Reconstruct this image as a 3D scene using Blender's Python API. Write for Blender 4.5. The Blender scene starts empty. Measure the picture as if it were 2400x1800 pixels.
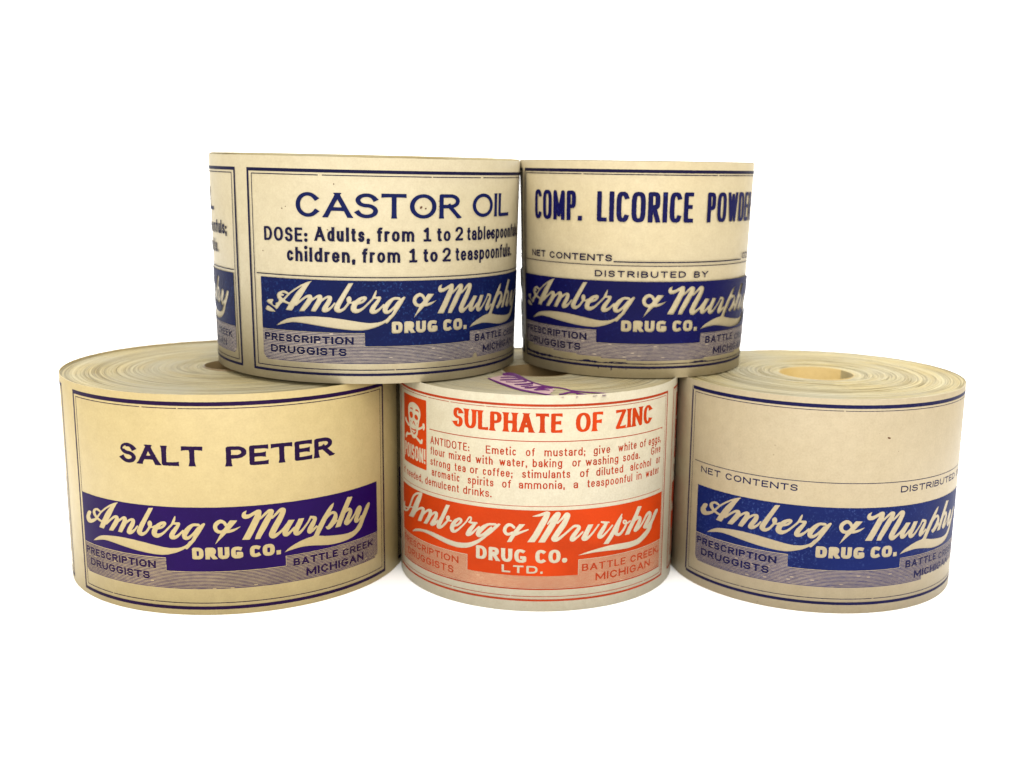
import bpy, math, json
import numpy as np
from mathutils import Matrix, Vector, Euler
R_ = math.radians
sc = bpy.context.scene
col = sc.collection

# ------------------------------------------------------------------ camera
cam = bpy.data.cameras.new("camera")
cam_o = bpy.data.objects.new("camera", cam); col.objects.link(cam_o); sc.camera = cam_o
F_, X0, Y0, PITCH, ROLL, HC, DIST = 2625.643, 1245.862, 935.172, .200264, .013683, .0878714, .40
cam.sensor_width = 36.0; cam.lens = F_ / 2400 * 36
cam.shift_x = (1200 - X0) / 2400; cam.shift_y = (Y0 - 900) / 2400
cam.clip_start = .01; cam.clip_end = 50
fw = Vector((0, math.cos(PITCH), -math.sin(PITCH))); up = Vector((0, math.sin(PITCH), math.cos(PITCH))); rt = Vector((1, 0, 0))
rt, up = rt * math.cos(ROLL) + up * math.sin(ROLL), up * math.cos(ROLL) - rt * math.sin(ROLL)
m = Matrix((rt, up, -fw)).transposed().to_4x4(); m.translation = Vector((0, -DIST, HC)); cam_o.matrix_world = m
cam.dof.use_dof = True; cam.dof.focus_distance = .222; cam.dof.aperture_fstop = 16

# ------------------------------------------------------------------ light
sc.view_settings.view_transform = 'Standard'; sc.view_settings.look = 'None'
sc.view_settings.exposure = 0; sc.view_settings.gamma = 1
w = bpy.data.worlds.new("World"); sc.world = w; w.use_nodes = True
bg = w.node_tree.nodes["Background"]; bg.inputs[0].default_value = (1, .985, .95, 1); bg.inputs[1].default_value = 0.68
def area(name, loc, target, size, power, color=(1, 1, 1)):
    l = bpy.data.lights.new(name, 'AREA'); l.shape = 'RECTANGLE'; l.size, l.size_y = size; l.energy = power; l.color = color
    o = bpy.data.objects.new(name, l); col.objects.link(o); o.location = loc
    o.rotation_euler = (Vector(target) - Vector(loc)).to_track_quat('-Z', 'Y').to_euler()
    return o
area("overhead_softbox", (0, .25, 1.3), (0, -.05, 0), (1.8, 1.6), 45, (1, .985, .96))
area("front_softbox", (.0, -.95, .55), (0, -.15, .03), (1.3, .95), 16.5, (1, .98, .945))
area("added_backdrop_lamp", (0, .5, 1.7), (0, 1.5, .5), (1.6, .4), 20)  # added lamp, lifts the backdrop wall to plain white
sc.cycles.max_bounces = 8; sc.cycles.diffuse_bounces = 5
sc.cycles.use_denoising = True

# ------------------------------------------------------------------ materials
def mat(name):
    m = bpy.data.materials.new(name); m.use_nodes = True
    nt = m.node_tree; return m, nt, nt.nodes["Principled BSDF"]
def N(nt, t, **k):
    n = nt.nodes.new(t)
    for a, b in k.items(): setattr(n, a, b)
    return n
def noise(nt, vec, scale, detail=3, rough=.55):
    n = N(nt, "ShaderNodeTexNoise"); n.inputs["Scale"].default_value = scale; n.inputs["Detail"].default_value = detail
    n.inputs["Roughness"].default_value = rough; nt.links.new(vec, n.inputs["Vector"]); return n.outputs["Fac"]
def ramp(nt, fac, stops):
    r = N(nt, "ShaderNodeValToRGB"); e = r.color_ramp.elements
    while len(e) < len(stops): e.new(.5)
    for i, (p, c) in enumerate(stops):
        e[i].position = p; e[i].color = (*c, 1) if len(c) == 3 else c
    nt.links.new(fac, r.inputs[0]); return r.outputs["Color"]
def mix(nt, a, b, fac, mode='MIX'):
    x = N(nt, "ShaderNodeMix", data_type='RGBA', blend_type=mode)
    for s, v in ((x.inputs["Factor"], fac), (x.inputs["A"], a), (x.inputs["B"], b)):
        if isinstance(v, (int, float)): s.default_value = v
        elif isinstance(v, tuple): s.default_value = (*v, 1)
        else: nt.links.new(v, s)
    return x.outputs["Result"]
def lin(r, g, b): return tuple((c / 255 / 12.92) if c <= 10 else ((c / 255 + .055) / 1.055) ** 2.4 for c in (r, g, b))

def paper_mat(name, base, warm, seed):
    m, nt, b = mat(name)
    tc = N(nt, "ShaderNodeTexCoord"); mp = N(nt, "ShaderNodeMapping"); mp.inputs["Location"].default_value = (seed, seed * .7, seed * 1.3)
    nt.links.new(tc.outputs["Object"], mp.inputs[0]); v = mp.outputs[0]
    big = ramp(nt, noise(nt, v, 38, 4), [(.32, (0, 0, 0)), (.68, (1, 1, 1))])
    c = mix(nt, base, warm, big)
    mid = ramp(nt, noise(nt, v, 420, 4, .65), [(.3, (.90, .89, .87)), (.7, (1.05, 1.05, 1.05))])
    c = mix(nt, c, mid, .7, 'MULTIPLY')
    fib = ramp(nt, noise(nt, v, 2600, 2, .6), [(.25, (.84, .82, .79)), (.75, (1.05, 1.05, 1.05))])
    c = mix(nt, c, fib, .6, 'MULTIPLY')
    vo = N(nt, "ShaderNodeTexVoronoi"); vo.inputs["Scale"].default_value = 330; nt.links.new(v, vo.inputs["Vector"])
    sp = ramp(nt, vo.outputs["Distance"], [(.035, (1, 1, 1)), (.075, (0, 0, 0))])
    pick = ramp(nt, noise(nt, v, 130, 1), [(.60, (0, 0, 0)), (.64, (.55, .55, .55))])
    spf = mix(nt, sp, pick, 1.0, 'MULTIPLY')
    c = mix(nt, c, (base[0] * .38, base[1] * .33, base[2] * .25), spf)
    nt.links.new(c, b.inputs["Base Color"])
    b.inputs["Roughness"].default_value = .5; b.inputs["Specular IOR Level"].default_value = .35
    bp = N(nt, "ShaderNodeBump"); bp.inputs["Strength"].default_value = .12; bp.inputs["Distance"].default_value = .00006
    nt.links.new(noise(nt, v, 1500, 5, .6), bp.inputs["Height"]); nt.links.new(bp.outputs[0], b.inputs["Normal"])
    return m
def edge_mat(name, base, warm, seed):
    # stacked paper edges seen end-on: paper tones along the winding, gap shade painted in
    m, nt, b = mat(name)
    tc = N(nt, "ShaderNodeTexCoord"); s = N(nt, "ShaderNodeSeparateXYZ"); nt.links.new(tc.outputs["Object"], s.inputs[0])
    def M(op, a, bb=None):
        n = N(nt, "ShaderNodeMath", operation=op)
        for i, v in enumerate((a, bb)):
            if v is None: continue
            if isinstance(v, (int, float)): n.inputs[i].default_value = v
            else: nt.links.new(v, n.inputs[i])
        return n.outputs[0]
    x, y = s.outputs["X"], s.outputs["Y"]
    rad = M('SQRT', M('ADD', M('MULTIPLY', x, x), M('MULTIPLY', y, y)))
    ang = M('ARCTAN2', y, x)
    cv = N(nt, "ShaderNodeCombineXYZ"); nt.links.new(M('MULTIPLY', rad, 2600), cv.inputs[0])
    nt.links.new(M('MULTIPLY', M('COSINE', ang), .6), cv.inputs[1]); nt.links.new(M('MULTIPLY', M('SINE', ang), .6), cv.inputs[2])
    mp = N(nt, "ShaderNodeMapping"); mp.inputs["Location"].default_value = (seed, 0, 0); nt.links.new(cv.outputs[0], mp.inputs[0])
    fine = ramp(nt, noise(nt, mp.outputs[0], 1.0, 3, .7), [(.30, (.52, .50, .46)), (.58, (1.05, 1.05, 1.05))])  # fine paper-edge tones, darkened to paint shade between turns
    cv2 = N(nt, "ShaderNodeCombineXYZ"); nt.links.new(M('MULTIPLY', rad, 420), cv2.inputs[0])
    nt.links.new(M('MULTIPLY', M('COSINE', ang), 1.1), cv2.inputs[1]); nt.links.new(M('MULTIPLY', M('SINE', ang), 1.1), cv2.inputs[2])
    broad = ramp(nt, noise(nt, cv2.outputs[0], 1.0, 2), [(.3, (0, 0, 0)), (.7, (1, 1, 1))])
    c = mix(nt, mix(nt, base, warm, broad), fine, .85, 'MULTIPLY')
    cv3 = N(nt, "ShaderNodeCombineXYZ"); nt.links.new(M('MULTIPLY', rad, 900), cv3.inputs[0])
    nt.links.new(M('MULTIPLY', M('COSINE', ang), .35), cv3.inputs[1]); nt.links.new(M('MULTIPLY', M('SINE', ang), .35), cv3.inputs[2])
    mp3 = N(nt, "ShaderNodeMapping"); mp3.inputs["Location"].default_value = (seed * 3.3 + 7, 0, 0); nt.links.new(cv3.outputs[0], mp3.inputs[0])
    ln = ramp(nt, noise(nt, mp3.outputs[0], 1.0, 1), [(.455, (1, 1, 1)), (.485, (.50, .47, .40)), (.515, (.50, .47, .40)), (.545, (1, 1, 1))])  # thin dark lines: shadow of the gaps between turns, painted as colour
    c = mix(nt, c, ln, .8, 'MULTIPLY')
    gr = ramp(nt, noise(nt, tc.outputs["Object"], 900, 3, .7), [(.3, (.86, .86, .86)), (.7, (1.05, 1.05, 1.05))])
    c = mix(nt, c, gr, .8, 'MULTIPLY')
    gy = ramp(nt, noise(nt, tc.outputs['Object'], 45, 2), [(.42, (0, 0, 0)), (.7, (.75, .75, .75))])
    c = mix(nt, c, (base[0] * .72, base[1] * .76, base[2] * .92), gy)
    nt.links.new(c, b.inputs["Base Color"]); b.inputs["Roughness"].default_value = .8; b.inputs["Specular IOR Level"].default_value = .2
    return m
def ink_mat(name, base, light, worn, seed, warm=None):
    m, nt, b = mat(name)
    tc = N(nt, "ShaderNodeTexCoord"); mp = N(nt, "ShaderNodeMapping"); mp.inputs["Location"].default_value = (seed, seed * .6, -seed)
    nt.links.new(tc.outputs["Object"], mp.inputs[0]); v = mp.outputs[0]
    c = mix(nt, base, warm or tuple(x * .72 for x in base), ramp(nt, noise(nt, v, 70, 3), [(.35, (0, 0, 0)), (.7, (1, 1, 1))]))
    # worn flecks where the ink has lifted from the paper
    fl = ramp(nt, noise(nt, v, 1900, 3, .72), [(.60 - .05 * worn, (0, 0, 0)), (.76 - .05 * worn, (1, 1, 1))])
    reg = ramp(nt, noise(nt, v, 90, 2), [(.38, (0, 0, 0)), (.66, (1, 1, 1))])
    f = mix(nt, fl, reg, 1.0, 'MULTIPLY')
    f2 = N(nt, "ShaderNodeMath", operation='MULTIPLY'); f2.inputs[1].default_value = min(1, worn); nt.links.new(f, f2.inputs[0])
    c = mix(nt, c, light, f2.outputs[0])
    nt.links.new(c, b.inputs["Base Color"]); b.inputs["Roughness"].default_value = .55; b.inputs["Specular IOR Level"].default_value = .07
    return m
def sc3(c, k): return tuple(x * k for x in c)
KP = .385
G = 1.32
PC = {'salt': lin(210, 190, 137), 'zinc': lin(220, 212, 190), 'right': lin(198, 183, 153), 'castor': lin(213, 201, 170), 'lic': lin(213, 198, 162)}
PCOL = {k: ((v[0] * KP * G, v[1] * KP * G * .99, v[2] * KP * G * .96), (v[0] * KP * G * .98, v[1] * KP * G * .95, v[2] * KP * G * .85)) for k, v in PC.items()}
EC = {'salt': lin(206, 194, 152), 'zinc': lin(212, 200, 160), 'right': lin(222, 210, 166), 'castor': lin(210, 196, 150), 'lic': lin(205, 190, 142)}
ECOL = {k: (sc3(v, .47), (v[0] * .42, v[1] * .38, v[2] * .29)) for k, v in EC.items()}
ICOL = [('salt', 'purple_navy', (.0095, .0004, .046), (.030, .022, .13), .25), ('right', 'royal_blue', (.0028, .0075, .060), (.045, .08, .21), .9), ('castor', 'navy', (.0012, .0038, .036), (.024, .065, .18), .75),
        ('lic', 'indigo', (.0016, .0014, .036), (.016, .03, .15), .55), ('zinc', 'orange_red', (.34, .028, .0015), (.40, .06, .01), .35)]
RCOL = [('salt', 'aubergine', (.0085, .0006, .022), (.07, .045, .06), .35), ('right', 'blue_black', (.0045, .0042, .034), (.08, .075, .11), .5), ('castor', 'blue_black_two', (.0034, .003, .020), (.05, .05, .09), .4),
        ('lic', 'violet_black', (.0045, .003, .020), (.06, .05, .07), .5), ('zinc', 'red', (.26, .026, .006), (.33, .10, .05), .4)]
TINT = {k: tuple(a * b for a, b in zip(PCOL[k][0], (.74, .71, .86))) for k in PCOL}; TINT['zinc'] = tuple(a * b for a, b in zip(PCOL['zinc'][0], (.98, .66, .52)))

PAPER = {'salt': paper_mat("paper_buff", *PCOL['salt'], 1), 'zinc': paper_mat("paper_white", *PCOL['zinc'], 2),
         'right': paper_mat("paper_grey_buff", *PCOL['right'], 3), 'castor': paper_mat("paper_cream", *PCOL['castor'], 4), 'lic': paper_mat("paper_yellow", *PCOL['lic'], 5)}
EDGE = {k: edge_mat("paper_edges_" + n, *ECOL[k], i) for i, (k, n) in enumerate((('salt', 'buff'), ('zinc', 'white'), ('right', 'grey_buff'), ('castor', 'cream'), ('lic', 'yellow')))}
INK = {}
for k, n, base, light, worn in ICOL:
    INK[k] = ink_mat("ink_" + n, base, light, worn, len(INK) * .37)
DARK = {k: ink_mat("rule_ink_" + n, base, light, worn, 3 + i * .21) for i, (k, n, base, light, worn) in enumerate(RCOL)}
NAVY = ink_mat('ink_navy_title', (.0016, .0042, .040), (.02, .04, .12), .3, 4)
CORE = paper_mat('paper_ochre_bounce', (.36, .255, .085), (.32, .22, .065), 7)  # core paper, yellowed for light bouncing inside the hole
CORE_SHADE = paper_mat('paper_core_shade', (.14, .092, .036), (.11, .072, .028), 8)  # core paper with the shade of a covered hole put into its colour
STAMP = ink_mat("ink_purple_stamp", (.075, .010, .085), (.24, .11, .20), .8, 9)
STAIN = ink_mat('ink_pink_stain', (.38, .25, .25), (.44, .36, .28), .9, 10)
PALE = {k: ink_mat('ink_pale_tint_' + n, TINT[k], tuple(x * 1.05 for x in TINT[k]), .5, 5) for k, n in (('salt', 'lilac'), ('right', 'grey'), ('castor', 'grey_two'), ('lic', 'grey_three'), ('zinc', 'pink'))}
SPECK = ink_mat("ink_brown_speck", lin(80, 55, 40), lin(120, 90, 60), .4, 11)

# ------------------------------------------------------------------ meshes
def link(name, me, parent=None, material=None):
    o = bpy.data.objects.new(name, me); col.objects.link(o)
    if parent is not None: o.parent = parent
    if material is not None and me is not None: me.materials.append(material)
    return o
def mesh_np(name, V, polys_sizes, loops, normals=None):
    me = bpy.data.meshes.new(name)
    V = np.asarray(V, np.float32); sizes = np.asarray(polys_sizes, np.int32); loops = np.asarray(loops, np.int32)
    me.vertices.add(len(V)); me.vertices.foreach_set("co", V.ravel())
    me.loops.add(len(loops)); me.loops.foreach_set("vertex_index", loops)
    me.polygons.add(len(sizes)); st = np.concatenate(([0], np.cumsum(sizes)[:-1])).astype(np.int32)
    me.polygons.foreach_set("loop_start", st)
    me.update(calc_edges=True); me.validate()
    if normals is not None:
        me.polygons.foreach_set("use_smooth", np.ones(len(me.polygons), bool))
        me.normals_split_custom_set_from_vertices([tuple(n) for n in normals])
    return me
TAB = {1: [[0, 4, 7]], 2: [[4, 1, 5]], 3: [[0, 1, 5, 7]], 4: [[5, 2, 6]], 5: [[0, 4, 7], [5, 2, 6]], 6: [[4, 1, 2, 6]], 7: [[0, 1, 2, 6, 7]],
       8: [[7, 6, 3]], 9: [[0, 4, 6, 3]], 10: [[4, 1, 5], [7, 6, 3]], 11: [[0, 1, 5, 6, 3]], 12: [[7, 5, 2, 3]], 13: [[0, 4, 5, 2, 3]], 14: [[4, 1, 2, 3, 7]]}
def iso_mesh(u0, v0, st, Fd, block=16):
    """polygons of the region Fd > 0 on a regular grid"""
    Fd = np.where(np.abs(Fd) < 1e-6, 1e-6, Fd); P = Fd > 0
    code = P[:-1, :-1] * 1 + P[:-1, 1:] * 2 + P[1:, 1:] * 4 + P[1:, :-1] * 8
    pts = []; sizes = []
    full = code == 15
    ny, nx = full.shape
    c = np.arange(nx)
    prev = np.zeros_like(full); prev[:, 1:] = full[:, :-1]
    start = full & (~prev | (c % block == 0))
    nxt = np.zeros_like(full); nxt[:, :-1] = full[:, 1:]
    end = full & (~nxt | (c % block == block - 1))
    sj, si = np.nonzero(start); ej, ei = np.nonzero(end)
    if len(sj):
        q = np.stack([np.stack([si, sj], -1), np.stack([ei + 1, sj], -1), np.stack([ei + 1, sj + 1], -1), np.stack([si, sj + 1], -1)], 1).astype(float)
        pts.append(q.reshape(-1, 2)); sizes.append(np.full(len(q), 4))
    for k, polys in TAB.items():
        J, I = np.nonzero(code == k)
        if not len(J): continue
        a, b, d, e = Fd[J, I], Fd[J, I + 1], Fd[J + 1, I + 1], Fd[J + 1, I]
        cl = lambda t: np.clip(t, .02, .98)
        pos = [(I + 0., J + 0.), (I + 1., J + 0.), (I + 1., J + 1.), (I + 0., J + 1.)]
        with np.errstate(divide='ignore', invalid='ignore'):
            pos += [(I + cl(a / (a - b)), J + 0.), (I + 1., J + cl(b / (b - d))), (I + cl(e / (e - d)), J + 1.), (I + 0., J + cl(a / (a - e)))]
        for pl in polys:
            q = np.stack([np.stack(pos[i], -1) for i in pl], 1)
            pts.append(q.reshape(-1, 2)); sizes.append(np.full(len(q), len(pl)))
    if not pts: return None
    pts = np.concatenate(pts); sizes = np.concatenate(sizes)
    key = np.round(pts * 256).astype(np.int64); kk = key[:, 0] * (1 << 31) + key[:, 1]
    _, idx, inv = np.unique(kk, return_index=True, return_inverse=True)
    V = pts[idx]
    return V[:, 0] * st + u0, V[:, 1] * st + v0, sizes, inv
TAPER = {36.96: 0.0, 30.8: 0.0, 31.55: 0.0, 34.16: .018, 26.2: .045}   # rolls are slightly coned: relative radius gain per height
def cone(r, v): return 1 + TAPER[r] * (.3 - (1 - v / 45) ** 2)
def wrap_mesh(name, r, off, dat):
    u, v, sizes, loops = dat
    th = u / r; rr = (r * cone(r, v) + off) * .001
    V = np.stack([rr * np.sin(th), -rr * np.cos(th), v * .001], -1)
    nrm = np.stack([np.sin(th), -np.cos(th), np.zeros_like(th)], -1)
    return mesh_np(name, V, sizes, loops, nrm)

# ------------------------------------------------------------------ print engine (signed fields in millimetres on the unrolled label)
ST = .05
class Sheet:
    def __init__(s, u0, u1, v0, v1):
        s.u0, s.v0 = u0, v0; s.us = np.arange(u0, u1, ST); s.vs = np.arange(v0, v1, ST)
        s.F = np.full((len(s.vs), len(s.us)), -1.0, np.float32)
    def win(s, a, b, c, d, pad=.35):
        i0, i1 = np.searchsorted(s.us, [a - pad, b + pad]); j0, j1 = np.searchsorted(s.vs, [c - pad, d + pad])
        return slice(j0, j1), slice(i0, i1)
    def add(s, w, f): s.F[w] = np.maximum(s.F[w], f)
    def cut(s, w, f): s.F[w] = np.minimum(s.F[w], -f)
    def rect_f(s, w, a, b, c, d, rad=0):
        U = s.us[w[1]][None, :]; V = s.vs[w[0]][:, None]
        dx = np.maximum(a - U, U - b) + rad; dy = np.maximum(c - V, V - d) + rad
        return rad - (np.hypot(np.maximum(dx, 0), np.maximum(dy, 0)) + np.minimum(np.maximum(dx, dy), 0))
    def rect(s, a, b, c, d, neg=False, rad=0):
        w = s.win(a, b, c, d); f = s.rect_f(w, a, b, c, d, rad)
        (s.cut if neg else s.add)(w, f)
    def polys(s, loops, du=0, dv=0, neg=False):
        L = [np.array(l, float).reshape(-1, 2) / 100 + (du, dv) for l in loops]
        A = np.vstack(L); w = s.win(A[:, 0].min(), A[:, 0].max(), A[:, 1].min(), A[:, 1].max())
        us, vs = s.us[w[1]], s.vs[w[0]]
        par = np.zeros((len(vs), len(us) + 1), np.int32); dist = np.full((len(vs), len(us)), .5)
        for l in L:
            for a, b in zip(l, np.roll(l, -1, 0)):
                lo, hi = sorted((a[1], b[1])); j0, j1 = np.searchsorted(vs, [lo, hi])
                if j1 > j0:
                    x = a[0] + (b[0] - a[0]) * (vs[j0:j1] - a[1]) / (b[1] - a[1])
                    np.add.at(par, (np.arange(j0, j1), np.searchsorted(us, x)), 1)
                i0, i1 = np.searchsorted(us, [min(a[0], b[0]) - .4, max(a[0], b[0]) + .4]); j0, j1 = np.searchsorted(vs, [lo - .4, hi + .4])
                if i1 > i0 and j1 > j0:
                    X = us[i0:i1][None, :]; Y = vs[j0:j1][:, None]; d = b - a
                    t = np.clip(((X - a[0]) * d[0] + (Y - a[1]) * d[1]) / (d @ d + 1e-9), 0, 1)
                    dist[j0:j1, i0:i1] = np.minimum(dist[j0:j1, i0:i1], np.hypot(X - a[0] - t * d[0], Y - a[1] - t * d[1]))
        ins = np.cumsum(par, 1)[:, :-1] % 2 == 1
        f = np.where(ins, dist, -dist)
        (s.cut if neg else s.add)(w, f)
    def rough(s, amp, scale, seed):
        s.F += amp * vnoise(s.F.shape, scale / ST, seed)
    def gap(s, u, v, w, h): s.rect(u - w / 2, u + w / 2, v - h / 2, v + h / 2, neg=True)
    def blot(s, u, v, a, b, ang=0, neg=False):
        w = s.win(u - max(a, b), u + max(a, b), v - max(a, b), v + max(a, b)); U = s.us[w[1]][None, :] - u; V = s.vs[w[0]][:, None] - v
        x = U * math.cos(ang) + V * math.sin(ang); y = V * math.cos(ang) - U * math.sin(ang)
        f = (1 - np.sqrt((x / a) ** 2 + (y / b) ** 2)) * min(a, b); (s.cut if neg else s.add)(w, f)
    def mesh(s, name, r, off, clip=None):
        Fd = s.F
        return wrap_mesh(name, r, off, iso_mesh(s.u0, s.v0, ST, Fd))
def vnoise(shape, cell, seed):
    rng = np.random.default_rng(seed); out = np.zeros(shape, np.float32)
    for o, a in ((1, .65), (.45, .35)):
        c = max(1.5, cell * o); ny, nx = int(shape[0] / c) + 3, int(shape[1] / c) + 3
        g = rng.uniform(-1, 1, (ny, nx)); y = np.arange(shape[0]) / c; x = np.arange(shape[1]) / c
        j = y.astype(int); i = x.astype(int); fy = (y - j)[:, None]; fx = (x - i)[None, :]
        fy = fy * fy * (3 - 2 * fy); fx = fx * fx * (3 - 2 * fx); J = j[:, None]; I = i[None, :]
        out += a * ((g[J, I] * (1 - fx) + g[J, I + 1] * fx) * (1 - fy) + (g[J + 1, I] * (1 - fx) + g[J + 1, I + 1] * fx) * fy)
    return out

# lettering: skeleton strokes drawn with an elliptical pen.  arc = ('a', cx, cy, rx, ry, deg0, deg1)
a_ = 'a'
GL = {
 'A': (.82, [[(0, 0), (.5, 1)], [(.5, 1), (1, 0)], [(.2, .32), (.8, .32)]]),
 'B': (.70, [[(0, 0), (0, 1), (.5, 1), (a_, .52, .765, .40, .235, 90, -90), (0, .53)], [(.5, .53), (a_, .56, .265, .44, .265, 90, -90), (0, 0)]]),
 'C': (.76, [[(a_, .5, .5, .5, .5, 42, 318)]]),
 'D': (.78, [[(0, 0), (0, 1), (.42, 1), (a_, .42, .5, .58, .5, 90, -90), (0, 0)]]),
 'E': (.64, [[(1, 1), (0, 1), (0, 0), (1, 0)], [(0, .52), (.82, .52)]]),
 'F': (.62, [[(1, 1), (0, 1), (0, 0)], [(0, .5), (.82, .5)]]),
 'G': (.80, [[(a_, .5, .5, .5, .5, 44, 335), (1, .44), (.6, .44)]]),
 'H': (.76, [[(0, 0), (0, 1)], [(1, 0), (1, 1)], [(0, .52), (1, .52)]]),
 'I': (0, [[(0, 0), (0, 1)]]),
 'K': (.76, [[(0, 0), (0, 1)], [(1, 1), (.02, .36)], [(.34, .58), (1, 0)]]),
 'L': (.62, [[(0, 1), (0, 0), (1, 0)]]),
 'M': (.94, [[(0, 0), (0, 1), (.5, .12), (1, 1), (1, 0)]]),
 'N': (.80, [[(0, 0), (0, 1), (1, 0), (1, 1)]]),
 'O': (.84, [[(a_, .5, .5, .5, .5, 0, 360)]]),
 'P': (.68, [[(0, 0), (0, 1), (.5, 1), (a_, .52, .735, .48, .265, 90, -90), (0, .47)]]),
 'R': (.74, [[(0, 0), (0, 1), (.5, 1), (a_, .52, .745, .44, .255, 90, -90), (0, .49)], [(.48, .49), (1, 0)]]),
 'S': (.66, [[(a_, .5, .755, .47, .245, 22, 270), (a_, .5, .255, .5, .255, 90, -155)]]),
 'T': (.74, [[(.5, 0), (.5, 1)], [(0, 1), (1, 1)]]),
 'U': (.76, [[(0, 1), (0, .42), (a_, .5, .42, .5, .42, 180, 360), (1, 1)]]),
 'W': (1.1, [[(0, 1), (.26, 0), (.5, .95), (.74, 0), (1, 1)]]),
 'Y': (.78, [[(.5, 0), (.5, .47), (0, 1)], [(.5, .47), (1, 1)]]),
 'Z': (.70, [[(0, 1), (1, 1), (0, 0), (1, 0)]]),
 '1': (.42, [[(.5, 0), (.5, 1), (.1, .84)], [(0, 0), (1, 0)]]),
 '2': (.52, [[(a_, .5, .72, .48, .28, 165, -28), (0, 0), (1, 0)]]),
 'a': (.50, [[(1, 0), (1, .62), (a_, .5, .62, .5, .38, 0, 150)], [(1, .56), (.5, .56), (a_, .48, .28, .48, .28, 90, 270), (.6, 0), (1, .22)]]),
 'b': (.54, [[(0, 0), (0, 'h')], [(a_, .5, .5, .5, .5, 0, 360)]]),
 'c': (.48, [[(a_, .5, .5, .5, .5, 45, 315)]]),
 'd': (.54, [[(1, 0), (1, 'h')], [(a_, .5, .5, .5, .5, 0, 360)]]),
 'e': (.52, [[(.02, .5), (1, .5), (a_, .5, .5, .5, .5, 0, 312)]]),
 'f': (.34, [[(.4, 0), (.4, 'k'), (a_, .95, 'k', .55, .30, 180, 80)], [(0, 1), (.95, 1)]]),
 'g': (.54, [[(1, 1), (1, -.16), (a_, .5, -.16, .5, .24, 0, -150)], [(a_, .5, .52, .5, .48, 0, 360)]]),
 'h': (.52, [[(0, 0), (0, 'h')], [(0, .52), (a_, .5, .52, .5, .48, 180, 0), (1, 0)]]),
 'i': (0, [[(0, 0), (0, 1)], [(0, 'o')]]),
 'k': (.50, [[(0, 0), (0, 'h')], [(1, 1), (.02, .36)], [(.34, .6), (1, 0)]]),
 'l': (0, [[(0, 0), (0, 'h')]]),
 'm': (.86, [[(0, 0), (0, 1)], [(0, .6), (a_, .25, .6, .25, .4, 180, 0), (.5, 0)], [(.5, .6), (a_, .75, .6, .25, .4, 180, 0), (1, 0)]]),
 'n': (.52, [[(0, 0), (0, 1)], [(0, .52), (a_, .5, .52, .5, .48, 180, 0), (1, 0)]]),
 'o': (.54, [[(a_, .5, .5, .5, .5, 0, 360)]]),
 'p': (.54, [[(0, 'd'), (0, 1)], [(a_, .5, .5, .5, .5, 0, 360)]]),
 'r': (.34, [[(0, 0), (0, 1)], [(0, .5), (a_, .7, .5, .7, .5, 180, 75)]]),
 's': (.46, [[(a_, .5, .755, .46, .245, 20, 270), (a_, .5, .255, .5, .255, 90, -158)]]),
 't': (.34, [[(.4, 1.32), (.4, .24), (a_, .85, .24, .45, .24, 180, 285)], [(0, 1), (.95, 1)]]),
 'u': (.52, [[(0, 1), (0, .48), (a_, .5, .48, .5, .48, 180, 360), (1, 1)], [(1, 0), (1, 1)]]),
 'v': (.50, [[(0, 1), (.5, 0), (1, 1)]]),
 'w': (.80, [[(0, 1), (.26, 0), (.5, .95), (.74, 0), (1, 1)]]),
 'x': (.50, [[(0, 1), (1, 0)], [(0, 0), (1, 1)]]),
 '.': (0, [[(0, 'b')]]), ',': (0, [[(0, 'b')], [(0, 'b'), (-.10, -.16)]]), ':': (0, [[(0, 'b')], [(0, 'c')]]), ';': (0, [[(0, 'b')], [(0, 'b'), (-.10, -.16)], [(0, 'c')]]),
 '!': (0, [[(0, .34), (0, 1)], [(0, 'b')]]),
}
HEAVY = {'C': [[(a_, .5, .5, .5, .5, 62, 298)]], 'G': [[(a_, .5, .5, .5, .5, 66, 270), (.8, 0), (1, .06), (1, .36), (.74, .36)]]}
LOWER = set('abcdefghijklmnopqrstuvwxyz')
def style(hx, hy, xh=.72, n=2.0, flare=0, clip=True, tr=.12, sp=.34, wobble=0, serif=0): return dict(hx=hx, hy=hy, xh=xh, n=n, flare=flare, clip=clip, tr=tr, sp=sp, serif=serif)
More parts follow.
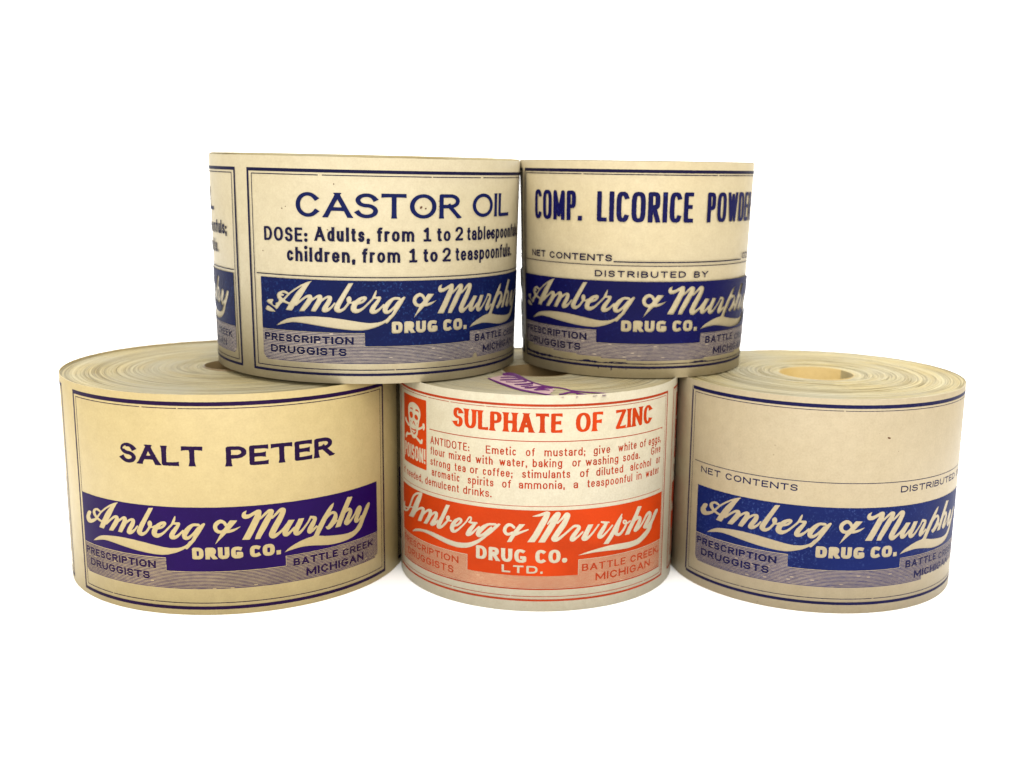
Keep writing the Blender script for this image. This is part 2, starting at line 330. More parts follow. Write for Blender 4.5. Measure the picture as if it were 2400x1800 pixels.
def glyph(sheet, ch, x, y, W, H, S, neg):
    hx, hy = S['hx'] * H, S['hy'] * H
    if ch in LOWER: yh = S['xh'] * H
    else: yh = H
    sy = yh - 2 * hy; sx = max(W - 2 * hx, 0)
    top = (H - 2 * hy) / sy if ch in LOWER else 1
    named = {'h': top, 'k': top - .30, 'o': top + .02, 'd': -.42, 'b': 0.0, 'c': .62 * S['xh'] if ch not in LOWER else .6}
    def P(p):
        px, py = p; py = named[py] if isinstance(py, str) else py
        return (hx + px * sx, hy + py * sy)
    strokes = GL[ch][1]
    if S['hx'] > .14 and ch in HEAVY: strokes = HEAVY[ch]
    for st in strokes:
        pts = []
        for it in st:
            if it[0] == 'a':
                _, cx, cy, rx, ry, d0, d1 = it; cy = named[cy] if isinstance(cy, str) else cy
                k = max(6, int(abs(d1 - d0) / 11)); e = 2 / S['n']
                for t in np.linspace(d0, d1, k + 1):
                    c, s = math.cos(R_(t)), math.sin(R_(t))
                    pts.append(P((cx + rx * math.copysign(abs(c) ** e, c), cy + ry * math.copysign(abs(s) ** e, s))))
            else: pts.append(P(it))
        pts = np.array(pts)
        kx = hy / hx
        closed = len(pts) > 2 and np.hypot(*(pts[0] - pts[-1])) < 1e-6
        if len(pts) == 1:   # dot
            c = pts[0] + (x, y); r = 1.18
            w = sheet.win(c[0] - hx * 1.3, c[0] + hx * 1.3, c[1] - hy * 1.3, c[1] + hy * 1.3)
            U = sheet.us[w[1]][None, :]; V = sheet.vs[w[0]][:, None]
            hm = max(hx, hy) * (1.1 if S['n'] < 2.5 else 1)
            if S['n'] > 2.5: f = hm - np.maximum(np.abs(U - c[0]), np.abs(V - c[1] - hm * .2))
            else: f = hm * r - np.hypot(U - c[0], V - c[1] - (hm * r - hy))
            (sheet.cut if neg else sheet.add)(w, f); continue
        Q = pts.copy()
        # square caps
        if not closed:
            for i0, i1 in ((0, 1), (-1, -2)):
                d = Q[i0] - Q[i1]; L = np.hypot(*d); d = d / (L + 1e-9)
                Q[i0] = Q[i0] + d * (hy * abs(d[1]) + hx * abs(d[0])) * (1.0 if S['clip'] else .25)
        Q = Q + (x, y)
        A, B = Q[:-1], Q[1:]
        mx = max(hx, hy) * 1.6
        w = sheet.win(Q[:, 0].min() - mx, Q[:, 0].max() + mx, Q[:, 1].min() - mx, Q[:, 1].max() + mx, .15)
        U = (sheet.us[w[1]] * kx)[None, None, :]; V = sheet.vs[w[0]][None, :, None]
        ax, ay, bx, by = (A[:, 0] * kx)[:, None, None], A[:, 1][:, None, None], (B[:, 0] * kx)[:, None, None], B[:, 1][:, None, None]
        dx, dy = bx - ax, by - ay; L2 = dx * dx + dy * dy + 1e-12; L = np.sqrt(L2)
        t = ((U - ax) * dx + (V - ay) * dy) / L2; tc = np.clip(t, 0, 1)
        dist = np.hypot(U - ax - tc * dx, V - ay - tc * dy)
        hw = np.full(dist.shape, hy)
        if S['flare'] and not closed:
            if len(A) == 1 or True:
                d0 = (t[0] * L[0]); d1 = ((1 - t[-1]) * L[-1])
                hw[0] = hw[0] + S['flare'] * hy * np.exp(-np.clip(d0, 0, None) / (1.1 * hy)) * 1.0
                hw[-1] = hw[-1] + S['flare'] * hy * np.exp(-np.clip(d1, 0, None) / (1.1 * hy))
        f = hw - dist
        if not closed:   # butt the true ends
            f[0] = np.minimum(f[0], t[0] * L[0]); f[-1] = np.minimum(f[-1], (1 - t[-1]) * L[-1])
        f = f.max(0)
        if S['clip'] and ch not in ',;':
            lo, hi = y - (.45 * H if ch in 'gpy' else 0), y + H
            if ch in LOWER and ch not in 'bdfhklit': hi = y + yh
            VV = sheet.vs[w[0]][:, None]
            f = np.minimum(f, np.minimum(VV - lo, hi - VV))
        (sheet.cut if neg else sheet.add)(w, f)
    if S['serif']:   # little slab feet on stems
        feet = {'F': [(0, 0)], 'H': [(0, 0), (1, 0), (0, 1), (1, 1)], 'I': [(0, 0), (0, 1)], 'P': [(0, 0)], 'T': [(.5, 0)], 'A': [(0, 0), (1, 0), (.5, 1)], 'N': [(0, 0), (1, 1)], 'U': [(0, 1), (1, 1)], 'L': [(0, 1)], 'R': [(0, 0), (1, 0)]}.get(ch, [])
        for fx, fy in feet:
            p = (x + hx + fx * sx, y + (hy * .55 if fy == 0 else H - hy * .55)); h = hy * .55; e = hx * (1 + S['serif'])
            sheet.rect(p[0] - e, p[0] + e, p[1] - h, p[1] + h, neg)
def text(sheet, s, u0, u1, v, H, S, neg=False):
    hx = S['hx'] * H; tr = S['tr'] * H; sp = S['sp'] * H
    fixed = 0; flex = 0
    for i, ch in enumerate(s):
        if ch == ' ': fixed += sp; continue
        if GL[ch][0] == 0: fixed += 2 * hx
        else: flex += GL[ch][0] * H
    n = len(s.replace(' ', '')); fixed += tr * (n - 1)
    wf = (u1 - u0 - fixed) / flex if flex else 1
    x = u0
    for ch in s:
        if ch == ' ': x += sp; continue
        W = 2 * hx if GL[ch][0] == 0 else GL[ch][0] * H * wf
        glyph(sheet, ch, x, v, W, H, S, neg); x += W + tr

POLY = json.loads('''{"blue":[[3347,2089,3220,2106,3063,1855,2958,1664,2954,1663,2938,1683,2953,1724,2955,1768,2945,1809,2928,1837,2896,1866,2864,1880,2836,1885,2783,1878,2847,1975,2873,2052,2866,2060,2812,2035,2787,2020,2746,1984,2703,1938,2595,1803,2477,1628,2466,1649,2454,1655,2444,1655,2366,1598,2411,1663,2436,1713,2461,1777,2464,1814,2453,1837,2431,1854,2391,1867,2324,1880,2312,1877,2306,1871,2305,1851,2295,1847,2275,1805,2251,1768,2164,1672,2112,1623,2081,1604,2053,1593,2063,1618,2135,1742,2187,1855,2184,1858,2067,1865,2028,1788,1982,1711,1959,1707,1892,1647,1833,1607,1910,1742,1987,1854,1859,1868,1819,1811,1748,1729,1710,1692,1647,1646,1580,1618,1724,1859,1790,1998,1808,2051,1812,2083,1803,2111,1781,2131,1756,2139,1732,2141,1709,2138,1686,2128,1652,2100,1541,1990,1566,2057,1571,2089,1567,2105,1558,2119,1533,2136,1488,2140,1465,2135,1444,2124,1389,2079,1315,2006,1328,2098,1321,2128,1305,2145,1271,2153,1238,2148,1095,2075,1055,2064,1023,2071,1025,2095,1042,2141,1041,2147,1034,2150,974,2120,958,2102,947,2079,942,2050,945,2029,956,2007,974,1990,991,1982,1018,1978,1072,1986,1101,1997,1173,2039,1202,2052,1025,1714,932,1550,1081,1544,1159,1679,1293,1941,1311,1944,1463,2069,1408,1992,1327,1860,1224,1665,1201,1611,1182,1542,1287,1540,1300,1577,1421,1767,1514,1936,1516,1939,1531,1930,1542,1933,1633,2007,1699,2067,1653,1983,1522,1774,1463,1656,1454,1619,1459,1582,1476,1552,1501,1532,1523,1523,1548,1521,1569,1524,1592,1533,1642,1567,1727,1638,1724,1599,1733,1568,1750,1545,1776,1531,1815,1528,1846,1539,1879,1563,1944,1622,1947,1574,1958,1551,1972,1535,1989,1523,2016,1514,2040,1513,2065,1518,2111,1545,2164,1596,2290,1748,2342,1824,2380,1803,2320,1729,2258,1633,2247,1606,2241,1580,2243,1555,2251,1534,2265,1518,2285,1508,2307,1505,2324,1509,2385,1543,2468,1614,2388,1455,2342,1436,2257,1427,2168,1409,2071,1379,1979,1344,1889,1302,1825,1261,1757,1199,1869,1227,1978,1244,2090,1257,2188,1259,2294,1251,2405,1236,2694,1186,2846,1173,2990,1170,3135,1175,3204,1181,3318,1202,3376,1217,3452,1250,3539,1299,3607,1357,3674,1459,3666,1464,3829,1689,3872,1763,3888,1807,3886,1819,3877,1833,3859,1842,3828,1844,3800,1832,3765,1801,3717,1746,3624,1616,3608,1620,3596,1618,3538,1570,3501,1554,3603,1712,3616,1740,3623,1772,3616,1807,3593,1833,3555,1848,3520,1843,3484,1823,3453,1796,3407,1720,3363,1672,3310,1626,3256,1591,3328,1706,3343,1744,3346,1780,3335,1816,3305,1848,3274,1864,3224,1869,3360,2083,3358,2087],[-1676,2209,-1733,2194,-1777,2178,-1896,2123,-2047,2033,-2175,1941,-2170,1945,-2173,1955,-2181,1962,-2234,1985,-2263,1992,-2322,1985,-2393,1956,-2424,1933,-2443,1909,-2452,1882,-2451,1858,-2443,1835,-2428,1816,-2367,1774,-2396,1755,-2433,1739,-2518,1715,-2528,1714,-2542,1722,-2561,1743,-2565,1761,-2557,1779,-2511,1846,-2507,1857,-2509,1869,-2524,1881,-2552,1885,-2588,1879,-2621,1866,-2652,1843,-2717,1750,-2727,1714,-2718,1670,-2700,1643,-2664,1621,-2623,1614,-2571,1618,-2508,1635,-2447,1660,-2366,1704,-2312,1747,-2308,1746,-2235,1725,-2175,1714,-2251,1596,-2102,1590,-2032,1692,-2008,1693,-1988,1701,-1853,1811,-1791,1853,-1746,1876,-1750,1861,-1779,1814,-1920,1631,-1944,1584,-1824,1595,-1697,1738,-1657,1798,-1570,1862,-1535,1882,-1557,1831,-1635,1705,-1689,1600,-1584,1595,-1480,1746,-1451,1795,-1371,1857,-1341,1873,-1322,1878,-1354,1819,-1425,1716,-1448,1673,-1457,1642,-1456,1627,-1449,1609,-1435,1596,-1419,1589,-1381,1586,-1332,1601,-1296,1624,-1241,1676,-1213,1710,-1167,1778,-1167,1789,-1174,1796,-1185,1798,-1198,1794,-1261,1720,-1304,1690,-1331,1678,-1260,1783,-1237,1842,-1232,1871,-1234,1900,-1246,1920,-1264,1931,-1299,1935,-1337,1927,-1383,1904,-1431,1872,-1433,1907,-1444,1932,-1464,1946,-1497,1948,-1520,1943,-1555,1927,-1637,1871,-1647,1912,-1663,1931,-1691,1940,-1726,1938,-1766,1925,-1800,1907,-1941,1803,-1855,1919,-1755,2074,-1671,2190,-1644,2205,-1644,2211,-1651,2214],[-1853,2104,-1931,2030,-2003,1953,-2062,1878,-2143,1761,-2147,1758,-2193,1766,-2261,1793,-2167,1894,-2104,1946,-1997,2020],[-904,2188,-1134,1824,-1191,1725,-1203,1694,-1206,1670,-1202,1649,-1186,1621,-1159,1602,-1127,1590,-1094,1589,-1058,1599,-1006,1630,-969,1662,-884,1775,-836,1778,-859,1730,-868,1695,-868,1660,-859,1634,-836,1607,-797,1588,-758,1583,-721,1590,-659,1623,-591,1677,-433,1840,-397,1881,-333,1876,-445,1749,-480,1689,-491,1654,-492,1622,-482,1597,-464,1581,-441,1572,-412,1571,-380,1577,-350,1588,-299,1626,-225,1704,-231,1658,-222,1614,-200,1586,-165,1570,-126,1571,-95,1583,-58,1610,3,1669,-29,1603,-53,1565,-92,1542,-137,1486,-191,1446,-255,1419,-329,1401,-483,1390,-625,1402,-1011,1459,-1293,1491,-1579,1501,-1756,1494,-1939,1475,-2083,1455,-2163,1437,-2225,1419,-2293,1390,-2360,1354,-2421,1316,-2497,1260,-2234,1331,-2168,1345,-2093,1355,-2005,1357,-1875,1351,-1773,1341,-1246,1276,-1004,1251,-790,1237,-656,1237,-538,1252,-379,1296,-298,1327,-227,1362,-179,1392,-156,1378,-130,1383,38,1569,36,1574,174,1783,237,1894,239,1905,232,1916,217,1923,200,1921,173,1905,136,1876,132,1900,115,1912,25,1918,-6,1913,-37,1902,-83,1875,-115,1852,-155,1812,-188,1770,-201,1779,-216,1776,-271,1720,-312,1687,-357,1659,-384,1654,-363,1698,-288,1815,-262,1868,-254,1895,-255,1911,-260,1921,-278,1933,-368,1927,-350,1975,-340,2041,-344,2052,-355,2055,-365,2048,-393,2000,-414,1959,-433,1911,-454,1879,-581,1751,-621,1717,-649,1698,-703,1676,-736,1674,-747,1681,-751,1689,-739,1730,-723,1758,-670,1771,-628,1788,-602,1803,-577,1826,-551,1857,-538,1881,-538,1905,-547,1920,-563,1931,-587,1936,-611,1934,-653,1923,-718,1892,-779,1842,-793,1842,-836,1819,-856,1817,-843,1856,-846,1890,-857,1910,-869,1922,-881,1928,-895,1929,-923,1915,-936,1900,-947,1881,-948,1841,-932,1797,-940,1786,-982,1728,-1010,1698,-1044,1676,-1074,1667,-1083,1676,-1086,1686,-1049,1762,-964,1916,-801,2197],[-2308,1941,-2282,1940,-2223,1922,-2196,1924,-2304,1821,-2343,1863,-2354,1896,-2352,1913,-2347,1922],[3248,1805,3225,1755,3117,1599,3111,1578,3114,1555,3131,1529,3167,1506,3201,1500,3240,1509,3288,1539,3339,1580,3444,1686,3444,1681,3399,1608,3388,1579,3388,1548,3405,1516,3420,1502,3439,1492,3476,1486,3507,1496,3574,1538,3575,1536,3523,1458,3439,1381,3431,1366,3377,1343,3306,1329,3218,1323,3121,1326,3011,1337,2754,1372,2639,1393,2500,1425,2501,1433,2539,1497,2692,1740,2743,1785,2779,1808,2812,1821,2841,1825,2856,1818,2861,1805,2850,1774,2833,1742,2771,1661,2695,1585,2674,1593,2661,1585,2662,1571,2684,1530,2706,1517,2730,1512,2761,1517,2805,1538,2944,1643,2946,1640,2887,1517,3022,1514,3165,1777,3207,1795],[523,1989,479,1974,436,1946,405,1910,390,1874,386,1845,390,1805,400,1776,420,1744,441,1724,463,1711,487,1704,527,1699,490,1634,414,1487,416,1481,639,1705,698,1708,780,1733,838,1765,914,1825,909,1831,797,1793,703,1773,832,1923,849,1945,855,1959,716,1967,659,1893,635,1938,610,1961,567,1985,541,1990],[532,1915,555,1915,583,1900,608,1854,622,1843,586,1792,549,1769,534,1766,507,1771,488,1781,473,1803,467,1827,471,1851,479,1869,505,1896],[-601,1877,-613,1860,-639,1838,-683,1816,-646,1850],[29,1860,114,1855,104,1843,89,1845,78,1839,-1,1737,-52,1687,-102,1650,-118,1644,-129,1645,-129,1661,-120,1685,-68,1768,-9,1841,9,1854]],"red":[[-2982,2103,-3028,2086,-3100,2049,-3159,2010,-3203,1972,-3246,1924,-3394,1718,-3446,1658,-3515,1634,-3570,1622,-3700,1614,-3705,1619,-3706,1639,-3686,1714,-3721,1713,-3778,1691,-3817,1630,-3836,1592,-3862,1573,-3842,1567,-3848,1527,-3842,1503,-3833,1494,-3816,1487,-3778,1484,-3713,1488,-3642,1501,-3563,1524,-3508,1548,-3456,1578,-3410,1613,-3359,1660,-3278,1686,-3228,1695,-3225,1693,-3247,1661,-3306,1585,-3436,1456,-3173,1498,-3100,1576,-3041,1647,-2973,1695,-2904,1735,-2846,1760,-2805,1769,-2802,1767,-2806,1755,-2841,1690,-2908,1591,-2973,1482,-2834,1497,-2720,1673,-2613,1758,-2572,1780,-2537,1790,-2557,1738,-2599,1666,-2657,1587,-2744,1486,-2615,1495,-2535,1589,-2490,1652,-2463,1696,-2401,1751,-2372,1770,-2344,1783,-2355,1749,-2382,1701,-2495,1560,-2507,1535,-2507,1518,-2492,1502,-2465,1496,-2423,1502,-2386,1515,-2329,1548,-2305,1571,-2269,1615,-2293,1560,-2298,1534,-2296,1518,-2289,1503,-2274,1490,-2251,1483,-2227,1484,-2174,1500,-2114,1537,-2038,1608,-1957,1703,-1878,1713,-1864,1720,-1857,1730,-1858,1741,-1868,1749,-1927,1746,-1914,1771,-1911,1793,-1917,1811,-1928,1823,-1950,1830,-1981,1821,-2008,1801,-2021,1780,-2019,1750,-2003,1720,-2115,1605,-2155,1574,-2171,1568,-2006,1873,-1913,2056,-1912,2059,-1915,2059,-2016,2053,-2160,1789,-2234,1667,-2250,1677,-2269,1673,-2333,1620,-2282,1685,-2266,1716,-2255,1752,-2250,1792,-2253,1816,-2262,1831,-2284,1843,-2315,1844,-2356,1833,-2392,1815,-2434,1786,-2438,1827,-2450,1843,-2480,1853,-2519,1851,-2558,1840,-2603,1820,-2683,1766,-2687,1804,-2698,1821,-2729,1833,-2769,1834,-2809,1826,-2861,1809,-2964,1759,-2834,1976,-2772,2117,-2776,2127,-2785,2133,-2804,2140,-2821,2141],[-2957,2061,-2916,2071,-2918,2068,-2975,2014,-3035,1948,-3198,1732,-3322,1701,-3242,1820,-3172,1914,-3133,1959,-3101,1987,-3059,2016,-3007,2043],[2374,2006,2286,2015,2193,1856,2014,1603,1937,1462,2065,1458,2119,1547,2232,1705,2276,1727,2323,1739,2328,1738,2322,1725,2286,1669,2195,1557,2183,1523,2186,1508,2198,1491,2213,1480,2233,1473,2264,1473,2323,1491,2368,1515,2415,1552,2514,1642,2608,1735,2644,1758,2672,1769,2631,1716,2519,1593,2478,1538,2478,1524,2487,1508,2520,1485,2574,1470,2626,1470,2596,1438,2371,1329,2284,1304,2191,1294,2076,1293,1712,1307,1606,1308,1461,1300,1286,1277,1105,1247,994,1221,847,1177,854,1175,1146,1200,1282,1204,1566,1194,1832,1172,1992,1163,2060,1162,2243,1171,2354,1186,2431,1213,2534,1258,2633,1311,2726,1373,2784,1432,2809,1513,2936,1658,3019,1736,3036,1763,3035,1780,3026,1799,3008,1808,2950,1812,2913,1799,2878,1774,2842,1737,2808,1694,2771,1636,2739,1617,2634,1540,2632,1542,2718,1623,2749,1658,2771,1700,2778,1738,2775,1758,2767,1780,2749,1801,2732,1815,2706,1827,2677,1835,2654,1835,2626,1830,2591,1814,2550,1785,2448,1656,2400,1611,2351,1573,2385,1617,2402,1647,2419,1688,2425,1717,2423,1740,2415,1755,2390,1781,2348,1799,2300,1802,2298,1805,2412,1998],[-3686,1578,-3600,1590,-3499,1611,-3561,1570,-3601,1555,-3631,1551,-3657,1554,-3672,1561],[178,2130,135,2116,0,2061,-94,2031,-95,2023,-88,2017,-10,2018,44,2025,130,2044,81,1964,-82,1653,-193,1485,-196,1480,-193,1478,-49,1482,7,1563,47,1628,202,1922,227,1982,255,2070,258,2100,246,2118,206,2130],[403,2116,369,2105,328,2066,265,1985,196,1878,194,1867,199,1857,208,1851,219,1853,275,1923,110,1637,23,1480,26,1477,158,1479,301,1718,389,1876,402,1863,418,1866,510,1951,548,1994,500,1907,357,1696,294,1592,285,1563,286,1541,293,1522,307,1505,336,1491,367,1488,398,1493,432,1507,491,1551,715,1747,740,1765,762,1776,784,1777,821,1768,717,1651,675,1583,664,1554,663,1524,672,1502,690,1485,707,1478,731,1477,754,1483,776,1495,859,1563,955,1657,956,1668,950,1679,938,1684,927,1682,842,1605,762,1549,865,1689,888,1733,895,1765,886,1796,859,1820,818,1831,766,1834,743,1827,719,1815,552,1668,460,1601,415,1575,562,1785,599,1845,650,1961,667,2014,669,2038,660,2068,636,2088,601,2098,567,2091,547,2075,486,1993,404,1903,458,2015,472,2065,467,2087,452,2106,436,2112],[1837,1942,1732,1816,1539,1529,1403,1356,1527,1343,1602,1433,1666,1524,1682,1506,1702,1492,1752,1473,1792,1469,1828,1479,1870,1511,1928,1575,1975,1646,1991,1690,2027,1699,2090,1727,2092,1737,2088,1746,2078,1754,2064,1758,1993,1732,1978,1768,1957,1787,1921,1800,1890,1797,1881,1789,1873,1774,1870,1753,1872,1736,1880,1721,1893,1710,1934,1695,1925,1674,1877,1608,1817,1553,1779,1533,1752,1545,1752,1555,1795,1697,1857,1845,1856,1859,1844,1875,1860,1930,1851,1941],[-1430,1905,-1455,1886,-1518,1788,-1592,1707,-1703,1605,-1748,1570,-1775,1556,-1791,1554,-1801,1559,-1804,1586,-1797,1618,-1716,1647,-1668,1680,-1611,1739,-1598,1763,-1593,1786,-1597,1807,-1611,1826,-1630,1836,-1655,1841,-1700,1833,-1780,1788,-1831,1745,-1882,1678,-1909,1623,-1917,1591,-1918,1569,-1912,1540,-1900,1515,-1885,1499,-1861,1487,-1838,1484,-1808,1486,-1778,1495,-1748,1510,-1684,1562,-1577,1670,-1488,1771,-1424,1868,-1418,1873,-1409,1872,-1406,1857,-1412,1832,-1435,1804,-1455,1792,-1459,1783,-1458,1773,-1439,1761,-1357,1750,-1430,1674,-1474,1615,-1498,1575,-1511,1549,-1518,1523,-1515,1501,-1502,1483,-1481,1475,-1453,1477,-1423,1488,-1385,1509,-1346,1542,-1230,1669,-1271,1605,-1282,1560,-1279,1539,-1271,1524,-1252,1506,-1235,1497,-1195,1493,-1160,1506,-1119,1537,-1046,1600,-1132,1518,-1187,1473,-1249,1432,-1378,1367,-1462,1339,-1564,1318,-1620,1310,-1732,1303,-1795,1304,-2000,1320,-2251,1354,-2387,1366,-2514,1369,-2639,1362,-2872,1328,-3011,1293,-3082,1270,-3139,1243,-3218,1188,-3205,1177,-3041,1227,-2911,1261,-2790,1284,-2726,1290,-2599,1291,-2506,1284,-2379,1269,-2028,1216,-1906,1201,-1795,1195,-1716,1192,-1614,1200,-1517,1217,-1432,1245,-1354,1282,-1313,1306,-1196,1385,-1047,1516,-1047,1521,-978,1576,-921,1627,-797,1754,-757,1798,-745,1816,-747,1822,-760,1831,-779,1834,-802,1827,-829,1811,-836,1827,-852,1833,-969,1825,-1038,1808,-1114,1768,-1190,1709,-1189,1723,-1193,1730,-1204,1735,-1216,1732,-1388,1570,-1265,1764,-1248,1774,-1241,1792,-1245,1802,-1256,1808,-1329,1801,-1388,1802,-1370,1843,-1367,1868,-1370,1887,-1379,1899,-1395,1907,-1413,1909],[-1970,1784,-1964,1787,-1962,1783,-1967,1768,-1972,1776],[-1673,1783,-1662,1784,-1655,1778,-1658,1766,-1674,1744,-1726,1695,-1768,1674,-1756,1697,-1729,1732,-1697,1765],[1343,1853,1334,1849,1329,1840,1329,1829,1335,1820,1413,1786,1299,1645,1272,1605,1260,1577,1256,1539,1267,1508,1289,1488,1324,1478,1351,1480,1377,1488,1417,1513,1625,1713,1631,1723,1627,1734,1617,1743,1605,1746,1595,1743,1516,1663,1459,1614,1393,1564,1358,1548,1427,1643,1501,1787,1538,1794,1545,1804,1541,1812,1534,1817],[1920,1763,1929,1763,1938,1757,1942,1740,1941,1729,1915,1739],[-580,1857,-619,1841,-662,1799,-687,1757,-696,1716,-695,1683,-683,1647,-666,1624,-644,1607,-620,1596,-590,1593,-561,1599,-525,1616,-613,1457,-521,1464,-443,1596,-235,1700,-173,1732,-167,1739,-171,1755,-184,1758,-377,1692,-237,1855,-358,1852,-481,1687,-505,1689,-570,1657,-591,1653,-605,1661,-617,1676,-622,1690,-622,1714,-610,1750,-579,1787,-555,1795,-529,1793,-485,1753,-471,1748,-458,1750,-448,1756,-438,1778,-446,1798,-499,1844,-540,1857],[1286,1799,1269,1798,1220,1731,1154,1655,1097,1600,1038,1554,1101,1681,1169,1804,1164,1807,1049,1811,914,1555,909,1536,910,1520,924,1492,952,1473,990,1469,1031,1479,1070,1505,1162,1596,1273,1735,1315,1796],[-962,1775,-860,1784,-922,1726,-921,1742,-927,1752,-938,1756,-952,1752,-1090,1622,-1149,1575,-1183,1556,-1186,1560,-1180,1569,-1135,1626,-1028,1743,-994,1766]],"skull":[[-3209,4012,-3274,3995,-3338,3967,-3383,3935,-3408,3896,-3418,3844,-3415,3778,-3405,3712,-3387,3640,-3348,3508,-3451,3544,-3486,3559,-3507,3573,-3539,3612,-3553,3623,-3587,3620,-3616,3609,-3621,3602,-3614,3580,-3637,3571,-3647,3563,-3644,3560,-3600,3546,-3590,3536,-3561,3518,-3408,3462,-3376,3461,-3335,3472,-3309,3398,-3291,3357,-3277,3335,-3447,3302,-3451,3302,-3444,3315,-3456,3320,-3484,3318,-3511,3308,-3565,3266,-3604,3226,-3606,3219,-3596,3212,-3595,3176,-3585,3172,-3568,3173,-3531,3185,-3522,3192,-3506,3225,-3456,3254,-3292,3292,-3257,3308,-3209,3273,-3168,3255,-3127,3250,-3067,3257,-3039,3273,-2871,3200,-2874,3186,-2863,3178,-2837,3181,-2809,3197,-2800,3189,-2779,3192,-2769,3201,-2764,3232,-2755,3253,-2756,3290,-2761,3297,-2778,3300,-2801,3292,-2837,3251,-2992,3309,-2973,3329,-2954,3366,-2941,3407,-2931,3463,-2904,3468,-2839,3493,-2783,3517,-2744,3537,-2742,3537,-2741,3531,-2741,3505,-2734,3498,-2723,3497,-2709,3500,-2688,3519,-2676,3536,-2671,3559,-2675,3608,-2685,3638,-2693,3645,-2707,3648,-2724,3646,-2741,3640,-2753,3631,-2759,3621,-2753,3590,-2818,3550,-2919,3514,-2886,3638,-2869,3685,-2845,3733,-2832,3782,-2829,3832,-2840,3877,-2864,3916,-2899,3950,-2941,3978,-2995,3999,-3064,4016,-3133,4021],[-3274,3891,-3269,3893,-3179,3886,-3150,3849,-3206,3864,-3286,3857,-3326,3857],[-3028,3894,-2952,3894,-2896,3862,-2895,3841,-2897,3839,-2964,3859,-3033,3853,-3050,3861],[-3287,3798,-3205,3802,-3160,3751,-3169,3694,-3223,3664,-3284,3671,-3332,3711,-3340,3760],[-3062,3771,-2998,3781,-2940,3738,-2927,3696,-2969,3665,-3031,3671,-3081,3694,-3093,3730],[-3293,3607,-3274,3609,-3250,3582,-3262,3575,-3276,3576,-3300,3600],[-3135,3622,-3115,3624,-3102,3616,-3045,3543,-3045,3539,-3057,3533,-3067,3535,-3099,3560,-3131,3600,-3165,3547,-3179,3541,-3194,3542,-3158,3606,-3146,3617],[-2962,3617,-2951,3619,-2946,3617,-2946,3613,-2964,3587,-2973,3583,-2981,3583,-2983,3588],[-3279,3464,-3211,3446,-3112,3445,-3028,3461,-3004,3427,-3030,3377,-3086,3334,-3123,3331,-3213,3374],[-3217,3423,-3227,3419,-3231,3414,-3210,3399,-3119,3360,-3098,3366,-3092,3374,-3099,3381,-3063,3394,-3039,3408,-3034,3416,-3037,3421,-3047,3423,-3100,3414]],"stamp":[[-685,-403,-767,-453,-778,-476,-786,-539,-787,-618,-781,-697,-769,-749,-757,-766,-650,-795,-557,-837,-512,-878,-478,-934,-603,-899,-652,-899,-700,-913,-815,-965,-821,-1018,-815,-1072,-809,-1080,-673,-1040,-600,-1036,-460,-1069,-438,-1110,-818,-1243,-827,-1305,-817,-1372,-682,-1364,-593,-1348,-347,-1257,-295,-1378,-394,-1436,-470,-1466,-550,-1471,-688,-1458,-693,-1466,-697,-1525,-686,-1570,-521,-1585,-441,-1577,-260,-1507,-250,-1455,-254,-1379,-151,-1558,-149,-1565,-323,-1676,-503,-1738,-512,-1794,-503,-1862,-388,-1870,-319,-1861,-250,-1830,-133,-1757,-119,-1708,-118,-1613,1,-1803,68,-1894,63,-1901,-82,-1974,-285,-2067,-294,-2094,-297,-2145,-293,-2201,-285,-2230,-188,-2216,-148,-2202,-103,-2173,-19,-2098,-8,-2124,-50,-2192,-101,-2303,-105,-2372,-96,-2419,-68,-2410,-57,-2431,32,-2401,84,-2391,131,-2396,211,-2415,221,-2369,215,-2312,135,-2249,96,-2228,148,-2201,274,-2193,283,-2152,281,-2101,276,-2087,250,-2076,250,-2064,400,-2140,459,-2181,515,-2240,655,-2414,755,-2485,863,-2534,1008,-2584,1285,-2652,1440,-2719,1452,-2670,1447,-2618,1266,-2540,1053,-2491,907,-2444,796,-2400,725,-2360,662,-2310,634,-2279,522,-2133,466,-2072,405,-2026,231,-1923,118,-1820,54,-1744,-16,-1645,-106,-1499,-161,-1394,-246,-1190,-415,-703,-464,-585,-499,-519,-535,-467,-586,-417,-637,-394,-655,-393],[-1084,-1067,-1090,-1114,-1082,-1177,-859,-1672,-635,-2081,-530,-2248,-436,-2377,-318,-2517,-198,-2628,-14,-2747,121,-2844,211,-2914,325,-3017,383,-3043,481,-3070,491,-3025,485,-2969,314,-2879,174,-2776,-142,-2496,-314,-2329,-383,-2251,-452,-2152,-820,-1538,-1077,-1068],[-139,-1802,-249,-1887,-369,-1942,-376,-1997,-367,-2052,-261,-2034,-230,-2015,-186,-1972,-122,-1897,-121,-1815,-127,-1796],[82,-1914,96,-1927,86,-1938],[664,-2432,611,-2476,568,-2525,494,-2628,485,-2665,399,-2724,392,-2759,393,-2802,401,-2822,495,-2773,520,-2750,581,-2665,625,-2632,669,-2620,707,-2636,744,-2671,738,-2728,744,-2768,792,-2713,849,-2753,851,-2759,798,-2826,734,-2969,727,-3027,736,-3062,792,-2951,824,-2902,918,-2798,932,-2800,940,-2759,940,-2701,935,-2684,923,-2693,802,-2597,717,-2483,690,-2462,674,-2461],[1223,-2646,1160,-2695,1073,-2826,1064,-2881,1070,-2922,1137,-2881,1178,-2832,1226,-2733,1231,-2673,1229,-2651],[1332,-2718,1258,-2785,1249,-2842,1256,-2880,1334,-2811,1342,-2744,1339,-2720]]}''')

